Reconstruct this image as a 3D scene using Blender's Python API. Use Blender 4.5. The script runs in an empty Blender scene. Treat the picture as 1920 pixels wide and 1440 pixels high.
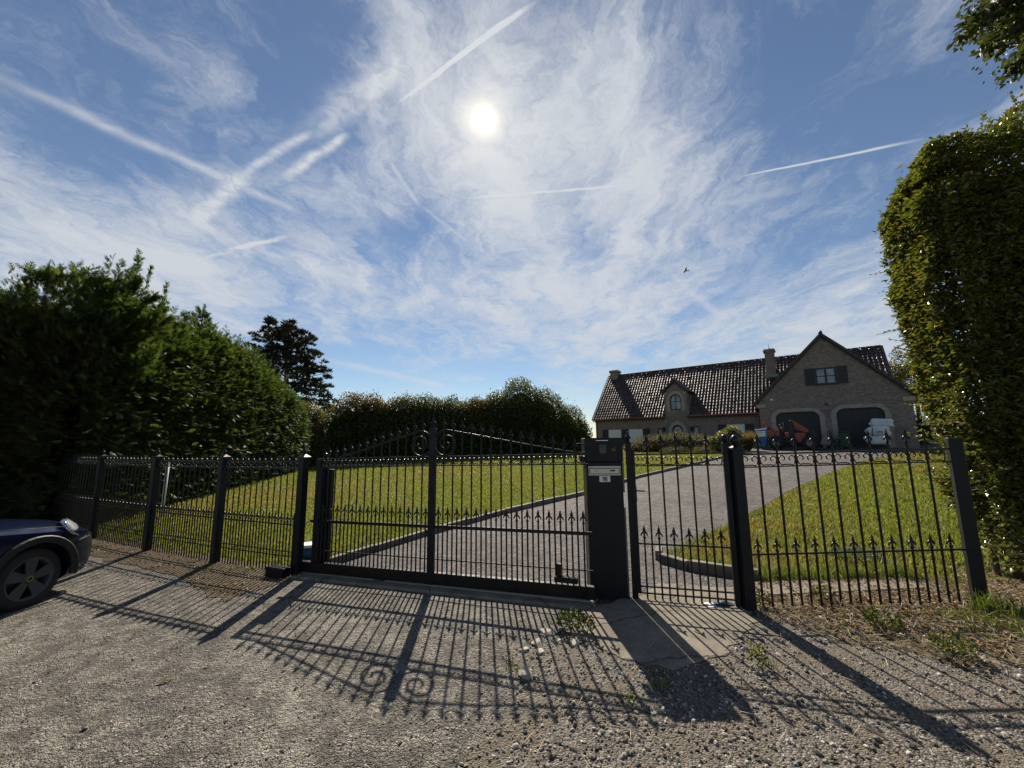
import bpy, bmesh, math, random
import numpy as np
from mathutils import Vector, Matrix
rng = np.random.default_rng(7)
random.seed(7)
S = bpy.context.scene
COL = S.collection
PI = math.pi

# ------------------------------------------------------------------ camera
FPX = 750.0
PITCH, ROLL, EYE = math.radians(8.3), math.radians(0.52), 1.6
F_ = np.array([0, math.cos(PITCH), math.sin(PITCH)])
R0 = np.array([1.0, 0, 0]); U0 = np.cross(R0, F_)
R_ = math.cos(ROLL) * R0 - math.sin(ROLL) * U0
U_ = math.cos(ROLL) * U0 + math.sin(ROLL) * R0
CAM = np.array([0, 0, EYE])
cd = bpy.data.cameras.new('camera'); cam = bpy.data.objects.new('camera', cd); COL.objects.link(cam)
cam.matrix_world = Matrix(((R_[0], U_[0], -F_[0], 0), (R_[1], U_[1], -F_[1], 0), (R_[2], U_[2], -F_[2], EYE), (0, 0, 0, 1)))
cd.sensor_fit = 'HORIZONTAL'; cd.sensor_width = 36.0; cd.lens = FPX / 1920 * 36
cd.clip_start = 0.05; cd.clip_end = 3000
S.camera = cam

# surveying helpers: where a sight line meets the ground or an upright plane
def ray(px, py): return F_ + (px - 960) / FPX * R_ - (py - 720) / FPX * U_
def terr(x, y):
    return -0.045 + 0.0205 * np.clip(x, -40, 40) + 0.037 * np.clip(np.asarray(y, float) - 5.5, 0, 22.5)
def gp(px, py):
    d = ray(px, py); t = 1.5; prev = t
    while t < 400:
        p = CAM + d * t
        if p[2] < terr(p[0], p[1]):
            lo, hi = prev, t
            for _ in range(40):
                m = (lo + hi) / 2; p = CAM + d * m
                if p[2] < terr(p[0], p[1]): hi = m
                else: lo = m
            return CAM + d * hi
        prev = t; t *= 1.03
def aty(px, py, Y):
    d = ray(px, py); return CAM + d * (Y / d[1])
def g3(x, y, dz=0.0): return (float(x), float(y), float(terr(x, y)) + dz)

# ------------------------------------------------------------------ node helper
class NT:
    def __init__(s, tree): s.t = tree; s.n = tree.nodes; s.l = tree.links
    def new(s, typ, **kw):
        n = s.n.new(typ)
        for k, v in kw.items(): setattr(n, k, v)
        return n
    def put(s, sock, v):
        if isinstance(v, bpy.types.NodeSocket): s.l.new(v, sock)
        elif v is not None: sock.default_value = v
    def math(s, op, a, b=None, c=None, clamp=False):
        n = s.new('ShaderNodeMath', operation=op); n.use_clamp = clamp
        s.put(n.inputs[0], a)
        if b is not None: s.put(n.inputs[1], b)
        if c is not None: s.put(n.inputs[2], c)
        return n.outputs[0]
    def add(s, a, b): return s.math('ADD', a, b)
    def mul(s, a, b): return s.math('MULTIPLY', a, b)
    def sub(s, a, b): return s.math('SUBTRACT', a, b)
    def ss(s, x, lo, hi, a=0.0, b=1.0, typ='SMOOTHSTEP'):
        n = s.new('ShaderNodeMapRange', interpolation_type=typ)
        s.put(n.inputs['Value'], x); n.inputs['From Min'].default_value = lo; n.inputs['From Max'].default_value = hi
        n.inputs['To Min'].default_value = a; n.inputs['To Max'].default_value = b
        return n.outputs['Result']
    def dot(s, v, c):
        n = s.new('ShaderNodeVectorMath', operation='DOT_PRODUCT'); s.l.new(v, n.inputs[0]); n.inputs[1].default_value = tuple(c)
        return n.outputs['Value']
    def vec(s, op, a, b):
        n = s.new('ShaderNodeVectorMath', operation=op); s.put(n.inputs[0], a); s.put(n.inputs[1], b); return n.outputs['Vector']
    def noise(s, vec=None, scale=5.0, detail=4.0, rough=0.55, dist=0.0, out='Fac', dim='3D'):
        n = s.new('ShaderNodeTexNoise', noise_dimensions=dim)
        if vec is not None: s.l.new(vec, n.inputs['Vector'])
        n.inputs['Scale'].default_value = scale; n.inputs['Detail'].default_value = detail
        n.inputs['Roughness'].default_value = rough; n.inputs['Distortion'].default_value = dist
        return n.outputs[out]
    def voro(s, vec=None, scale=5.0, out='Distance', feature='F1', rnd=1.0):
        n = s.new('ShaderNodeTexVoronoi', feature=feature)
        if vec is not None: s.l.new(vec, n.inputs['Vector'])
        n.inputs['Scale'].default_value = scale; n.inputs['Randomness'].default_value = rnd
        return n.outputs[out]
    def ramp(s, fac, stops, interp='LINEAR'):
        n = s.new('ShaderNodeValToRGB'); n.color_ramp.interpolation = interp
        e = n.color_ramp.elements
        while len(e) < len(stops): e.new(0.5)
        for el, (p, c) in zip(e, stops):
            el.position = p; el.color = (*c, 1) if len(c) == 3 else c
        s.put(n.inputs[0], fac); return n.outputs[0]
    def mix(s, fac, a, b, typ='MIX'):
        n = s.new('ShaderNodeMix', data_type='RGBA', blend_type=typ)
        s.put(n.inputs[0], fac)
        for sk, v in ((n.inputs[6], a), (n.inputs[7], b)):
            if isinstance(v, tuple) and len(v) == 3: v = (*v, 1)
            s.put(sk, v)
        return n.outputs[2]
    def coord(s, which='Object'):
        return s.new('ShaderNodeTexCoord').outputs[which]
    def mapped(s, v, loc=(0, 0, 0), rot=(0, 0, 0), scale=(1, 1, 1)):
        n = s.new('ShaderNodeMapping'); s.l.new(v, n.inputs[0])
        n.inputs[1].default_value = loc; n.inputs[2].default_value = rot; n.inputs[3].default_value = scale
        return n.outputs[0]
    def xyz(s, v):
        n = s.new('ShaderNodeSeparateXYZ'); s.l.new(v, n.inputs[0]); return n.outputs
    def comb(s, x, y, z):
        n = s.new('ShaderNodeCombineXYZ')
        for i, v in enumerate((x, y, z)): s.put(n.inputs[i], v)
        return n.outputs[0]
    def attr(s, name, out='Fac'):
        return s.new('ShaderNodeAttribute', attribute_name=name).outputs[out]
    def bump(s, h, strength=0.5, dist=0.01, normal=None):
        n = s.new('ShaderNodeBump'); n.inputs['Strength'].default_value = strength; n.inputs['Distance'].default_value = dist
        s.l.new(h, n.inputs['Height'])
        if normal is not None: s.l.new(normal, n.inputs['Normal'])
        return n.outputs[0]

# ------------------------------------------------------------------ world, sun, exposure
sd = ray(907, 222); sd = sd / np.linalg.norm(sd)
SUN_EL = math.asin(sd[2]); SUN_AZ = math.atan2(sd[0], sd[1])
w = bpy.data.worlds.new('World'); S.world = w; w.use_nodes = True
nt = NT(w.node_tree); nt.n.clear()
sky = nt.new('ShaderNodeTexSky', sky_type='NISHITA'); sky.sun_disc = False
sky.sun_elevation = SUN_EL; sky.sun_rotation = SUN_AZ; sky.air_density = 1.0; sky.dust_density = 0.0; sky.ozone_density = 2.2; sky.altitude = 100
D = nt.coord('Generated')
def nrm(v): v = np.asarray(v, float); return v / np.linalg.norm(v)
def pd(px, py): return nrm(ray(px, py))
dx, dy, dz = nt.xyz(D)
zz = nt.math('MAXIMUM', dz, 0.02)
inv = nt.math('DIVIDE', 1.0, nt.add(zz, 0.10))
px_, py_ = nt.mul(dx, inv), nt.mul(dy, inv)
P = nt.comb(px_, py_, 0.0)
# wind-drawn cirrus: noise warped and drawn out along the wind
w1 = nt.noise(P, 1.5, 6, 0.62, out='Color', dim='2D')
W = nt.vec('SUBTRACT', w1, (0.5, 0.5, 0.5))
sc_ = nt.new('ShaderNodeVectorMath', operation='SCALE'); nt.l.new(W, sc_.inputs[0]); sc_.inputs['Scale'].default_value = 0.5
PW = nt.vec('ADD', P, sc_.outputs[0])
n1 = nt.noise(nt.mapped(PW, rot=(0, 0, 0.5), scale=(1.3, 0.9, 1)), 2.0, 10, 0.62, 0.0, dim='2D')
n2 = nt.noise(nt.mapped(PW, rot=(0, 0, -0.6), scale=(2.1, 0.9, 1)), 3.2, 11, 0.72, 0.0, dim='2D')
n3 = nt.noise(nt.mapped(PW, rot=(0, 0, 0.8), loc=(3, 1, 0), scale=(2.0, .8, 1)), 7.0, 10, 0.76, 0.0, dim='2D')
bias = None
for (x, y, sig, a) in ((1000, 330, 15, .27), (900, 150, 11, .16), (1090, 560, 12, .17), (700, 560, 12, .16), (120, 420, 12, .20), (420, 470, 9, .10),
                       (1380, 350, 11, .10), (1500, 620, 10, .22), (300, 120, 10, .10), (1150, 60, 12, .08), (560, 400, 8, .14), (760, 110, 6, .16), (1330, 180, 10, .08), (950, 620, 8, .12),
                       (300, 560, 14, .14), (1400, 420, 10, .08), (1720, 600, 14, .16), (1200, 640, 10, .12), (230, 285, 7, -.22), (480, 405, 5, -.24), (80, 50, 9, -.12), (620, 60, 8, -.18), (770, 440, 4, -.22), (1420, 510, 6, -.18), (1560, 200, 9, -.18), (640, 740, 9, -.25), (950, 730, 7, -.2), (1110, 470, 3.5, -.2), (1620, 470, 8, -.12), (1000, 60, 5, -.1), (1230, 660, 5, -.1)):
    d = nt.dot(D, pd(x, y))
    s2 = 1 - math.cos(math.radians(sig))
    g = nt.mul(nt.math('EXPONENT', nt.math('DIVIDE', nt.sub(d, 1.0), s2)), a)
    bias = g if bias is None else nt.add(bias, g)
dens = nt.add(nt.add(nt.mul(n1, 0.62), nt.mul(n2, 0.52)), nt.add(nt.mul(n3, 0.28), bias))
cloud = nt.ss(dens, 0.63, 1.15)
cloud = nt.mul(cloud, 0.92)
# condensation trails, each along its own great circle
fine = nt.noise(nt.mapped(P, scale=(1, 1, 1)), 26.0, 4, 0.6, 0.4, dim='2D')
wob = nt.mul(nt.sub(nt.noise(P, 7.0, 3, 0.6, dim='2D'), 0.5), 1.0)
def trail(a, b, wdeg, amt, patch, taper=1.0):
    A, B = pd(*a), pd(*b); n = nrm(np.cross(A, B)); e = nrm(B - A * (A @ B)); ang = math.acos(float(A @ B))
    off = nt.add(nt.dot(D, n), nt.mul(wob, math.radians(wdeg) * 1.2))
    u = nt.math('DIVIDE', nt.dot(D, e), math.sin(ang))
    wd = math.radians(wdeg * 0.72)
    across = nt.math('EXPONENT', nt.mul(nt.math('POWER', nt.math('DIVIDE', off, wd), 2.0), -1.0))
    if taper != 1.0:   # older end is spread wider and thinner
        across = nt.math('POWER', across, nt.ss(u, 0, 1, taper, 1.0, 'LINEAR'))
    along = nt.mul(nt.ss(u, -0.10, 0.28), nt.ss(u, 1.08, 0.78))
    front = nt.math('GREATER_THAN', nt.dot(D, nrm(A + B)), 0.3)
    m = nt.mul(nt.mul(across, along), nt.mul(front, amt))
    if patch: m = nt.mul(m, nt.ss(fine, 0.5 - 0.32 * patch - 0.05, 0.5 + 0.12 * patch + 0.06, 1 - 0.9 * patch if patch < 1 else 0.08, 1.0))
    return m
tr = None
for args in (((742, 195), (1003, 2), .42, 1.25, .15, 2.0), ((345, 430), (470, 318), 1.15, .85, .45, .6), ((440, 335), (600, 238), .62, .75, .45, 1.0), ((560, 262), (800, 90), 2.0, .62, .55, 1.0),
             ((-60, 118), (590, 412), .62, .55, .2, 1.0), ((524, 340), (655, 248), .6, .95, .5, .5), ((850, 374), (1210, 344), .3, .75, .25, 1.0),
             ((1380, 333), (1720, 263), .17, 1.0, 0, 2.2), ((310, 500), (460, 466), .35, .5, .3, 1.0), ((415, 470), (545, 444), .4, .9, .35, 1.0), ((600, 672), (850, 728), .55, .5, .2, 1.0),
             ((720, 290), (790, 390), .55, .45, .3, 1.0), ((780, 380), (890, 462), .4, .35, .3, 1.0), ((1245, 505), (1370, 610), .8, .45, .3, 1.0), ((1000, 705), (1120, 738), .4, .45, .2, 1.0),
             ((1280, 405), (1500, 350), .9, .3, .3, 1.0), ((1400, 560), (1440, 470), 1.1, .22, .3, 1.0)):
    m = trail(*args); tr = m if tr is None else nt.math('MAXIMUM', tr, m)
mask = nt.math('MAXIMUM', cloud, nt.math('MINIMUM', nt.add(tr, nt.mul(cloud, 0.55)), 0.95))
mask = nt.mul(mask, nt.ss(dz, -0.02, 0.05))
ang = nt.math('ARCCOSINE', nt.math('MINIMUM', nt.dot(D, sd), 0.999999))
deg = nt.mul(ang, 180 / PI)
def lobe(sig, a, p=1.0): return nt.mul(nt.math('EXPONENT', nt.mul(nt.math('POWER', nt.math('DIVIDE', deg, sig), p), -1.0)), a)
forward = lobe(16.0, 1.0)                      # thin ice cloud brightens towards the sun
SKY_STRENGTH = 0.068
cl_v = nt.add(6.2, nt.mul(forward, 0.5))
ccol = nt.new('ShaderNodeVectorMath', operation='SCALE'); ccol.inputs[0].default_value = (0.93, 0.97, 1.03); nt.l.new(cl_v, ccol.inputs['Scale'])
hsv = nt.new('ShaderNodeHueSaturation'); hsv.inputs['Saturation'].default_value = 0.98; hsv.inputs['Value'].default_value = 0.78
nt.l.new(sky.outputs[0], hsv.inputs['Color'])
SKY_COL = hsv.outputs[0]
base = nt.mix(mask, SKY_COL, ccol.outputs[0])
aur = nt.add(nt.add(lobe(0.62, 60.0, 2.0), lobe(1.35, 9.0, 1.3)), lobe(5.5, 1.6))
aurc = nt.new('ShaderNodeVectorMath', operation='SCALE'); aurc.inputs[0].default_value = (1.0, 0.83, 0.50); nt.l.new(aur, aurc.inputs['Scale'])
fin = nt.vec('ADD', base, aurc.outputs[0])
bg = nt.new('ShaderNodeBackground'); bg.inputs['Strength'].default_value = SKY_STRENGTH
nt.l.new(fin, bg.inputs['Color'])
wo = nt.new('ShaderNodeOutputWorld'); nt.l.new(bg.outputs[0], wo.inputs[0])

ld = bpy.data.lights.new('sun', 'SUN'); ld.energy = 5.0; ld.angle = math.radians(0.53); ld.color = (1.0, 0.90, 0.75)
sun = bpy.data.objects.new('sun', ld); COL.objects.link(sun)
sun.rotation_euler = Vector(tuple(-sd)).to_track_quat('-Z', 'Y').to_euler()
S.view_settings.view_transform = 'Standard'; S.view_settings.look = 'None'; S.view_settings.gamma = 1.0
S.view_settings.exposure = 0.72
S.view_settings.use_curve_mapping = False
S.cycles.max_bounces = 8; S.cycles.transparent_max_bounces = 8; S.cycles.diffuse_bounces = 4
S.cycles.use_denoising = True

# ------------------------------------------------------------------ object helpers
def tag(o, label=None, cat=None, group=None, kind=None):
    if label: o['label'] = label
    if cat: o['category'] = cat
    if group: o['group'] = group
    if kind: o['kind'] = kind
    return o
def link(name, me, m=None, parent=None):
    o = bpy.data.objects.new(name, me); COL.objects.link(o)
    if m is not None and me is not None and not me.materials: me.materials.append(m)
    if parent is not None: o.parent = parent
    return o
def empty(name, loc, rz=0.0):
    o = bpy.data.objects.new(name, None); COL.objects.link(o); o.location = loc; o.rotation_euler = (0, 0, rz); o.empty_display_size = 0.2
    return o
def copy_tree(o, parent=None):
    c = o.copy(); COL.objects.link(c)
    if parent is not None: c.parent = parent
    for ch in o.children: copy_tree(ch, c)
    return c

class MB:
    """collects simple shapes into one mesh"""
    def __init__(s): s.v = []; s.f = []; s.sm = []
    def add(s, vs, fs, smooth=False):
        o = len(s.v); s.v += [tuple(map(float, p)) for p in vs]; s.f += [tuple(i + o for i in f) for f in fs]; s.sm += [smooth] * len(fs); return s
    def box(s, x0, y0, z0, x1, y1, z1):
        return s.add([(x0, y0, z0), (x1, y0, z0), (x1, y1, z0), (x0, y1, z0), (x0, y0, z1), (x1, y0, z1), (x1, y1, z1), (x0, y1, z1)],
                     [(0, 3, 2, 1), (4, 5, 6, 7), (0, 1, 5, 4), (1, 2, 6, 5), (2, 3, 7, 6), (3, 0, 4, 7)])
    def cbox(s, x, y, z, a, b, c): return s.box(x - a / 2, y - b / 2, z - c / 2, x + a / 2, y + b / 2, z + c / 2)
    def prism(s, poly, a, b, axis='y'):
        """2-D outline (x,z for axis y; x,y for z; y,z for x) pushed from a to b"""
        n = len(poly)
        def P(p, t): return {'y': (p[0], t, p[1]), 'z': (p[0], p[1], t), 'x': (t, p[0], p[1])}[axis]
        vs = [P(p, a) for p in poly] + [P(p, b) for p in poly]
        fs = [tuple(range(n)), tuple(range(2 * n - 1, n - 1, -1))] + [(i, i + n, (i + 1) % n + n, (i + 1) % n) for i in range(n)]
        return s.add(vs, fs)
    def ring(s, outer, inner, a, b):
        """band between two open outlines of equal length in x,z, from y=a to y=b"""
        n = len(outer)
        vs = [(p[0], a, p[1]) for p in outer] + [(p[0], a, p[1]) for p in inner] + [(p[0], b, p[1]) for p in outer] + [(p[0], b, p[1]) for p in inner]
        fs = []
        for i in range(n - 1):
            j = i + 1
            fs += [(i, j, n + j, n + i), (2 * n + i, 3 * n + i, 3 * n + j, 2 * n + j), (i, 2 * n + i, 2 * n + j, j), (n + i, n + j, 3 * n + j, 3 * n + i)]
        fs += [(0, n, 3 * n, 2 * n), (n - 1, 3 * n - 1, 4 * n - 1, 2 * n - 1)]
        return s.add(vs, fs)
    def tube(s, path, r, n=6, smooth=True, caps=True):
        path = [np.array(p, float) for p in path]; m = len(path); rr = r if hasattr(r, '__len__') else [r] * m
        vs = []; up = None
        for i, p in enumerate(path):
            t = path[min(i + 1, m - 1)] - path[max(i - 1, 0)]; t = t / (np.linalg.norm(t) + 1e-12)
            if up is None:
                a = np.array([0, 0, 1.0]) if abs(t[2]) < .9 else np.array([1.0, 0, 0])
                up = np.cross(np.cross(t, a), t)
            up = up - t * (up @ t); up /= np.linalg.norm(up) + 1e-12; sd_ = np.cross(t, up)
            for k in range(n):
                an = 2 * PI * k / n + PI / n; vs.append(p + rr[i] * (math.cos(an) * up + math.sin(an) * sd_))
        fs = [(i * n + k, i * n + (k + 1) % n, (i + 1) * n + (k + 1) % n, (i + 1) * n + k) for i in range(m - 1) for k in range(n)]
        s.add(vs, fs, smooth)
        if caps: s.add(vs[:n], [tuple(range(n - 1, -1, -1))]); s.add(vs[-n:], [tuple(range(n))])
        return s
    def lathe(s, prof, n=12, c=(0, 0, 0), smooth=True, axis='z', cap=True):
        vs = []
        for r, h in prof:
            for k in range(n):
                a = 2 * PI * k / n; p = (r * math.cos(a), r * math.sin(a), h)
                if axis == 'x': p = (p[2], p[0], p[1])
                if axis == 'y': p = (p[0], p[2], p[1])
                vs.append((p[0] + c[0], p[1] + c[1], p[2] + c[2]))
        m = len(prof)
        fs = [(i * n + k, i * n + (k + 1) % n, (i + 1) * n + (k + 1) % n, (i + 1) * n + k) for i in range(m - 1) for k in range(n)]
        if axis == 'y': fs = [f[::-1] for f in fs]
        s.add(vs, fs, smooth); 
        if cap and prof[0][0] > 1e-4: s.add(vs[:n], [tuple(range(n - 1, -1, -1))])
        if cap and prof[-1][0] > 1e-4: s.add(vs[-n:], [tuple(range(n))])
        return s
    def grid(s, pts, smooth=True):
        """rows of points -> quads"""
        r, c = len(pts), len(pts[0])
        return s.add([p for row in pts for p in row], [(i * c + j, i * c + j + 1, (i + 1) * c + j + 1, (i + 1) * c + j) for i in range(r - 1) for j in range(c - 1)], smooth)
    def mesh(s, name, m=None):
        me = bpy.data.meshes.new(name); me.from_pydata(s.v, [], s.f); me.polygons.foreach_set('use_smooth', s.sm); me.update()
        if m is not None: me.materials.append(m)
        return me
    def build(s, name, m, parent=None, bevel=0.0, seg=1, loc=None, fixn=True):
        me = s.mesh(name, m)
        if fixn or bevel:
            bm = bmesh.new(); bm.from_mesh(me)
            bmesh.ops.remove_doubles(bm, verts=bm.verts, dist=1e-6)
            if fixn: bmesh.ops.recalc_face_normals(bm, faces=bm.faces)
            if bevel:
                ed = [e for e in bm.edges if len(e.link_faces) == 2 and e.calc_face_angle(0) > 0.6]
                bmesh.ops.bevel(bm, geom=ed, offset=bevel, segments=seg, affect='EDGES', profile=0.6, clamp_overlap=True)
            bm.to_mesh(me); bm.free()
        o = link(name, me, None, parent)
        if loc is not None: o.location = loc
        return o

def fast_mesh(name, V, Fc, m=None, rnd=None, tint=None, smooth=False):
    """V (N,3), Fc (M,k) arrays"""
    V = np.ascontiguousarray(V, np.float32); Fc = np.ascontiguousarray(Fc, np.int32); M, k = Fc.shape
    me = bpy.data.meshes.new(name)
    me.vertices.add(len(V)); me.vertices.foreach_set('co', V.ravel())
    me.loops.add(M * k); me.loops.foreach_set('vertex_index', Fc.ravel())
    me.polygons.add(M); me.polygons.foreach_set('loop_start', np.arange(0, M * k, k, dtype=np.int32))
    try: me.polygons.foreach_set('loop_total', np.full(M, k, np.int32))
    except Exception: pass
    me.polygons.foreach_set('use_smooth', np.full(M, smooth))
    for nm, arr in (('rnd', rnd), ('tint', tint)):
        if arr is not None:
            a = me.attributes.new(nm, 'FLOAT', 'FACE'); a.data.foreach_set('value', np.ascontiguousarray(arr, np.float32))
    me.update(calc_edges=True)
    if m is not None: me.materials.append(m)
    return me
def unit(a): return a / (np.linalg.norm(a, axis=-1, keepdims=True) + 1e-9)
def rvec(n): return unit(rng.normal(size=(n, 3)))

# ------------------------------------------------------------------ materials
def mat(name, rough=0.7, col=(0.5, 0.5, 0.5), metal=0.0, spec=0.5, fn=None):
    m = bpy.data.materials.new(name); m.use_nodes = True; t = NT(m.node_tree); b = t.n['Principled BSDF']
    b.inputs['Base Color'].default_value = (*col, 1); b.inputs['Roughness'].default_value = rough
    b.inputs['Metallic'].default_value = metal; b.inputs['Specular IOR Level'].default_value = spec
    if fn: fn(t, b)
    return m
def noisy(c0, c1, scale=6.0, bump=0.0, bscale=60.0, detail=5.0, bdist=0.004, r0=None, r1=None):
    def fn(t, b):
        v = t.coord('Object'); n = t.noise(v, scale, detail, 0.6)
        t.l.new(t.ramp(n, [(0.3, c0), (0.7, c1)]), b.inputs['Base Color'])
        if bump: t.l.new(t.bump(t.noise(v, bscale, 4, 0.6), bump, bdist), b.inputs['Normal'])
        if r0 is not None: t.l.new(t.ss(t.noise(v, scale * 2.3, 4), 0.3, 0.7, r0, r1), b.inputs['Roughness'])
    return fn
def leafmat(name, stops, trans=0.4, rough=0.45, spec=0.5, tstops=None, tcol=None):
    """stops: colour over the per-leaf random value; tstops: a second colour range blended by the 'tint' of each leaf"""
    m = bpy.data.materials.new(name); m.use_nodes = True; t = NT(m.node_tree); b = t.n['Principled BSDF']
    c = t.ramp(t.attr('rnd'), stops)
    if tstops: c = t.mix(t.attr('tint'), c, t.ramp(t.attr('rnd'), tstops))
    t.l.new(c, b.inputs['Base Color']); b.inputs['Roughness'].default_value = rough; b.inputs['Specular IOR Level'].default_value = spec
    tr_ = t.new('ShaderNodeBsdfTranslucent')
    t.l.new(t.mix(1.0, c, tcol or (1.5, 1.35, 0.7), 'MULTIPLY'), tr_.inputs['Color'])
    mx = t.new('ShaderNodeMixShader'); mx.inputs[0].default_value = trans
    t.l.new(b.outputs[0], mx.inputs[1]); t.l.new(tr_.outputs[0], mx.inputs[2]); t.l.new(mx.outputs[0], t.n['Material Output'].inputs[0])
    return m

# ------------------------------------------------------------------ ground materials
def asphalt_mat(name, c0, c1, cell=95.0, warm=0.0, spots=0.0):
    def fn(t, b):
        v = t.coord('Object')
        big = t.noise(v, 0.9, 5, 0.6); mid = t.noise(v, 7.0, 5, 0.65)
        st = t.voro(v, cell, 'Color'); stv = t.xyz(st)[0]
        d1 = t.voro(v, cell, 'Distance'); d2 = t.voro(v, cell * 0.37, 'Distance')
        base = t.ramp(stv, [(0.0, c0), (0.55, tuple(0.5 * (a + b_) for a, b_ in zip(c0, c1))), (0.86, c1), (1.0, tuple(min(1, 1.9 * a) for a in c1))])
        base = t.mix(t.mul(t.ss(big, 0.42, 0.68), 0.55), base, tuple(min(.5, 1.35 * k) for k in c1), 'MIX')
        base = t.mix(t.ss(mid, 0.38, 0.62, 0.7, 0.0), base, tuple(.5 * k for k in c0), 'MIX')
        if spots: base = t.mix(t.mul(t.ss(t.noise(t.mapped(v, scale=(1, .5, 1)), 2.2, 6, 0.7), 0.62, 0.70), spots), base, (0.5, 0.46, 0.40))
        t.l.new(base, b.inputs['Base Color'])
        h = t.add(t.mul(t.sub(1.0, d1), 0.55), t.add(t.mul(t.sub(1.0, d2), 0.8), t.mul(mid, 1.2)))
        t.l.new(t.bump(h, 1.0, 0.034), b.inputs['Normal'])
        b.inputs['Roughness'].default_value = 0.75; b.inputs['Specular IOR Level'].default_value = 0.35
    return mat(name, fn=fn)
M_street = asphalt_mat('street_chippings', (0.080, 0.071, 0.059), (0.285, 0.26, 0.218), 120, spots=0.35)
M_drive = asphalt_mat('drive_aggregate', (0.055, 0.049, 0.048), (0.155, 0.138, 0.134), 75)
def conc_fn(t, b):
    v = t.coord('Object'); n = t.noise(v, 4, 8, .7); f = t.noise(v, 70, 5, .75)
    c = t.ramp(n, [(.3, (.14, .122, .096)), (.5, (.24, .21, .165)), (.72, (.34, .305, .245))])
    c = t.mix(t.ss(f, .38, .62, .5, 0), c, (.11, .095, .075))
    cr = t.ss(t.voro(t.vec('ADD', v, t.vec('MULTIPLY', t.noise(v, 3, 4, out='Color'), (.25, .25, .25))), 1.1, 'Distance', 'DISTANCE_TO_EDGE'), 0, .012)
    t.l.new(t.mix(cr, (.07, .06, .05), c), b.inputs['Base Color']); t.l.new(t.bump(t.add(t.add(f, n), t.mul(cr, .6)), 1.0, .012), b.inputs['Normal'])
M_conc = mat('concrete', 0.88, fn=conc_fn, spec=0.3)
M_kerb = mat('kerb_stone', 0.85, fn=noisy((0.085, 0.076, 0.06), (0.21, 0.192, 0.16), 5, 0.7, 40, bdist=0.01))
def soil_fn(t, b):
    v = t.coord('Object'); n = t.noise(v, 5, 7, 0.7); f = t.noise(v, 38, 5, 0.7)
    c = t.ramp(n, [(0.25, (0.055, 0.042, 0.027)), (0.5, (0.115, 0.09, 0.058)), (0.75, (0.19, 0.155, 0.105))])
    t.l.new(t.mix(t.ss(f, 0.35, 0.65, 0.6, 0.0), c, (0.05, 0.038, 0.025)), b.inputs['Base Color'])
    t.l.new(t.bump(t.add(f, n), 1.0, 0.03), b.inputs['Normal'])
M_soil = mat('dry_soil', 0.9, fn=soil_fn, spec=0.2)
def gravel_fn(t, b):
    v = t.coord('Object'); st = t.xyz(t.voro(v, 90, 'Color'))[0]; d = t.voro(v, 90, 'Distance')
    c = t.ramp(st, [(0, (0.05, 0.044, 0.037)), (0.5, (0.115, 0.10, 0.083)), (0.9, (0.22, 0.20, 0.17))])
    c = t.mix(t.ss(t.noise(v, 3, 5), 0.45, 0.65, 0, 0.7), c, (0.12, 0.095, 0.065))
    t.l.new(c, b.inputs['Base Color']); t.l.new(t.bump(t.add(t.sub(1.0, d), t.noise(v, 9, 6, .7)), 0.8, 0.016), b.inputs['Normal'])
M_gravelbed = mat('gravel_bed', 0.85, fn=gravel_fn, spec=0.3)
def lawn_fn(t, b):
    v = t.coord('Object'); a = t.noise(v, 0.55, 6, 0.65); f = t.noise(v, 14, 6, 0.7)
    c = t.ramp(a, [(0.3, (0.10, 0.13, 0.022)), (0.5, (0.135, 0.155, 0.03)), (0.68, (0.19, 0.165, 0.055))])
    t.l.new(t.mix(t.ss(f, 0.35, 0.6, 0.55, 0.0), c, (0.045, 0.055, 0.014)), b.inputs['Base Color'])
    t.l.new(t.bump(t.add(f, t.noise(v, 60, 4)), 1.0, 0.04), b.inputs['Normal'])
M_lawnbase = mat('lawn_base', 0.85, fn=lawn_fn, spec=0.15)
M_field = mat('field', 0.9, fn=noisy((0.07, 0.085, 0.025), (0.14, 0.13, 0.05), 0.4, 0.8, 6, bdist=0.05))

# ------------------------------------------------------------------ ground sheets
def jag(poly, step=0.25, amp=0.05):
    out = []
    for i, p in enumerate(poly):
        q = poly[(i + 1) % len(poly)]; L = math.hypot(q[0] - p[0], q[1] - p[1]); n = max(1, int(L / step)); n = min(n, 60)
        for k in range(n):
            t = k / n; out.append((p[0] + (q[0] - p[0]) * t + (random.gauss(0, amp) if k else 0), p[1] + (q[1] - p[1]) * t + (random.gauss(0, amp) if k else 0)))
    return out
def sheet(name, poly, dz, m, kind='structure', parent=None):
    bm = bmesh.new(); vs = [bm.verts.new((p[0], p[1], 0)) for p in poly]; bm.faces.new(vs)
    for co, no in (((0, 5.5, 0), (0, 1, 0)), ((0, 28, 0), (0, 1, 0)), ((40, 0, 0), (1, 0, 0)), ((-40, 0, 0), (1, 0, 0))):
        bmesh.ops.bisect_plane(bm, geom=bm.verts[:] + bm.edges[:] + bm.faces[:], plane_co=co, plane_no=no)
    bmesh.ops.triangulate(bm, faces=bm.faces)
    for v in bm.verts: v.co.z = float(terr(v.co.x, v.co.y)) + dz
    bmesh.ops.recalc_face_normals(bm, faces=bm.faces)
    if sum(f.normal.z for f in bm.faces) < 0: bmesh.ops.reverse_faces(bm, faces=bm.faces)
    me = bpy.data.meshes.new(name); bm.to_mesh(me); bm.free()
    return tag(link(name, me, m, parent), kind=kind)
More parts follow.
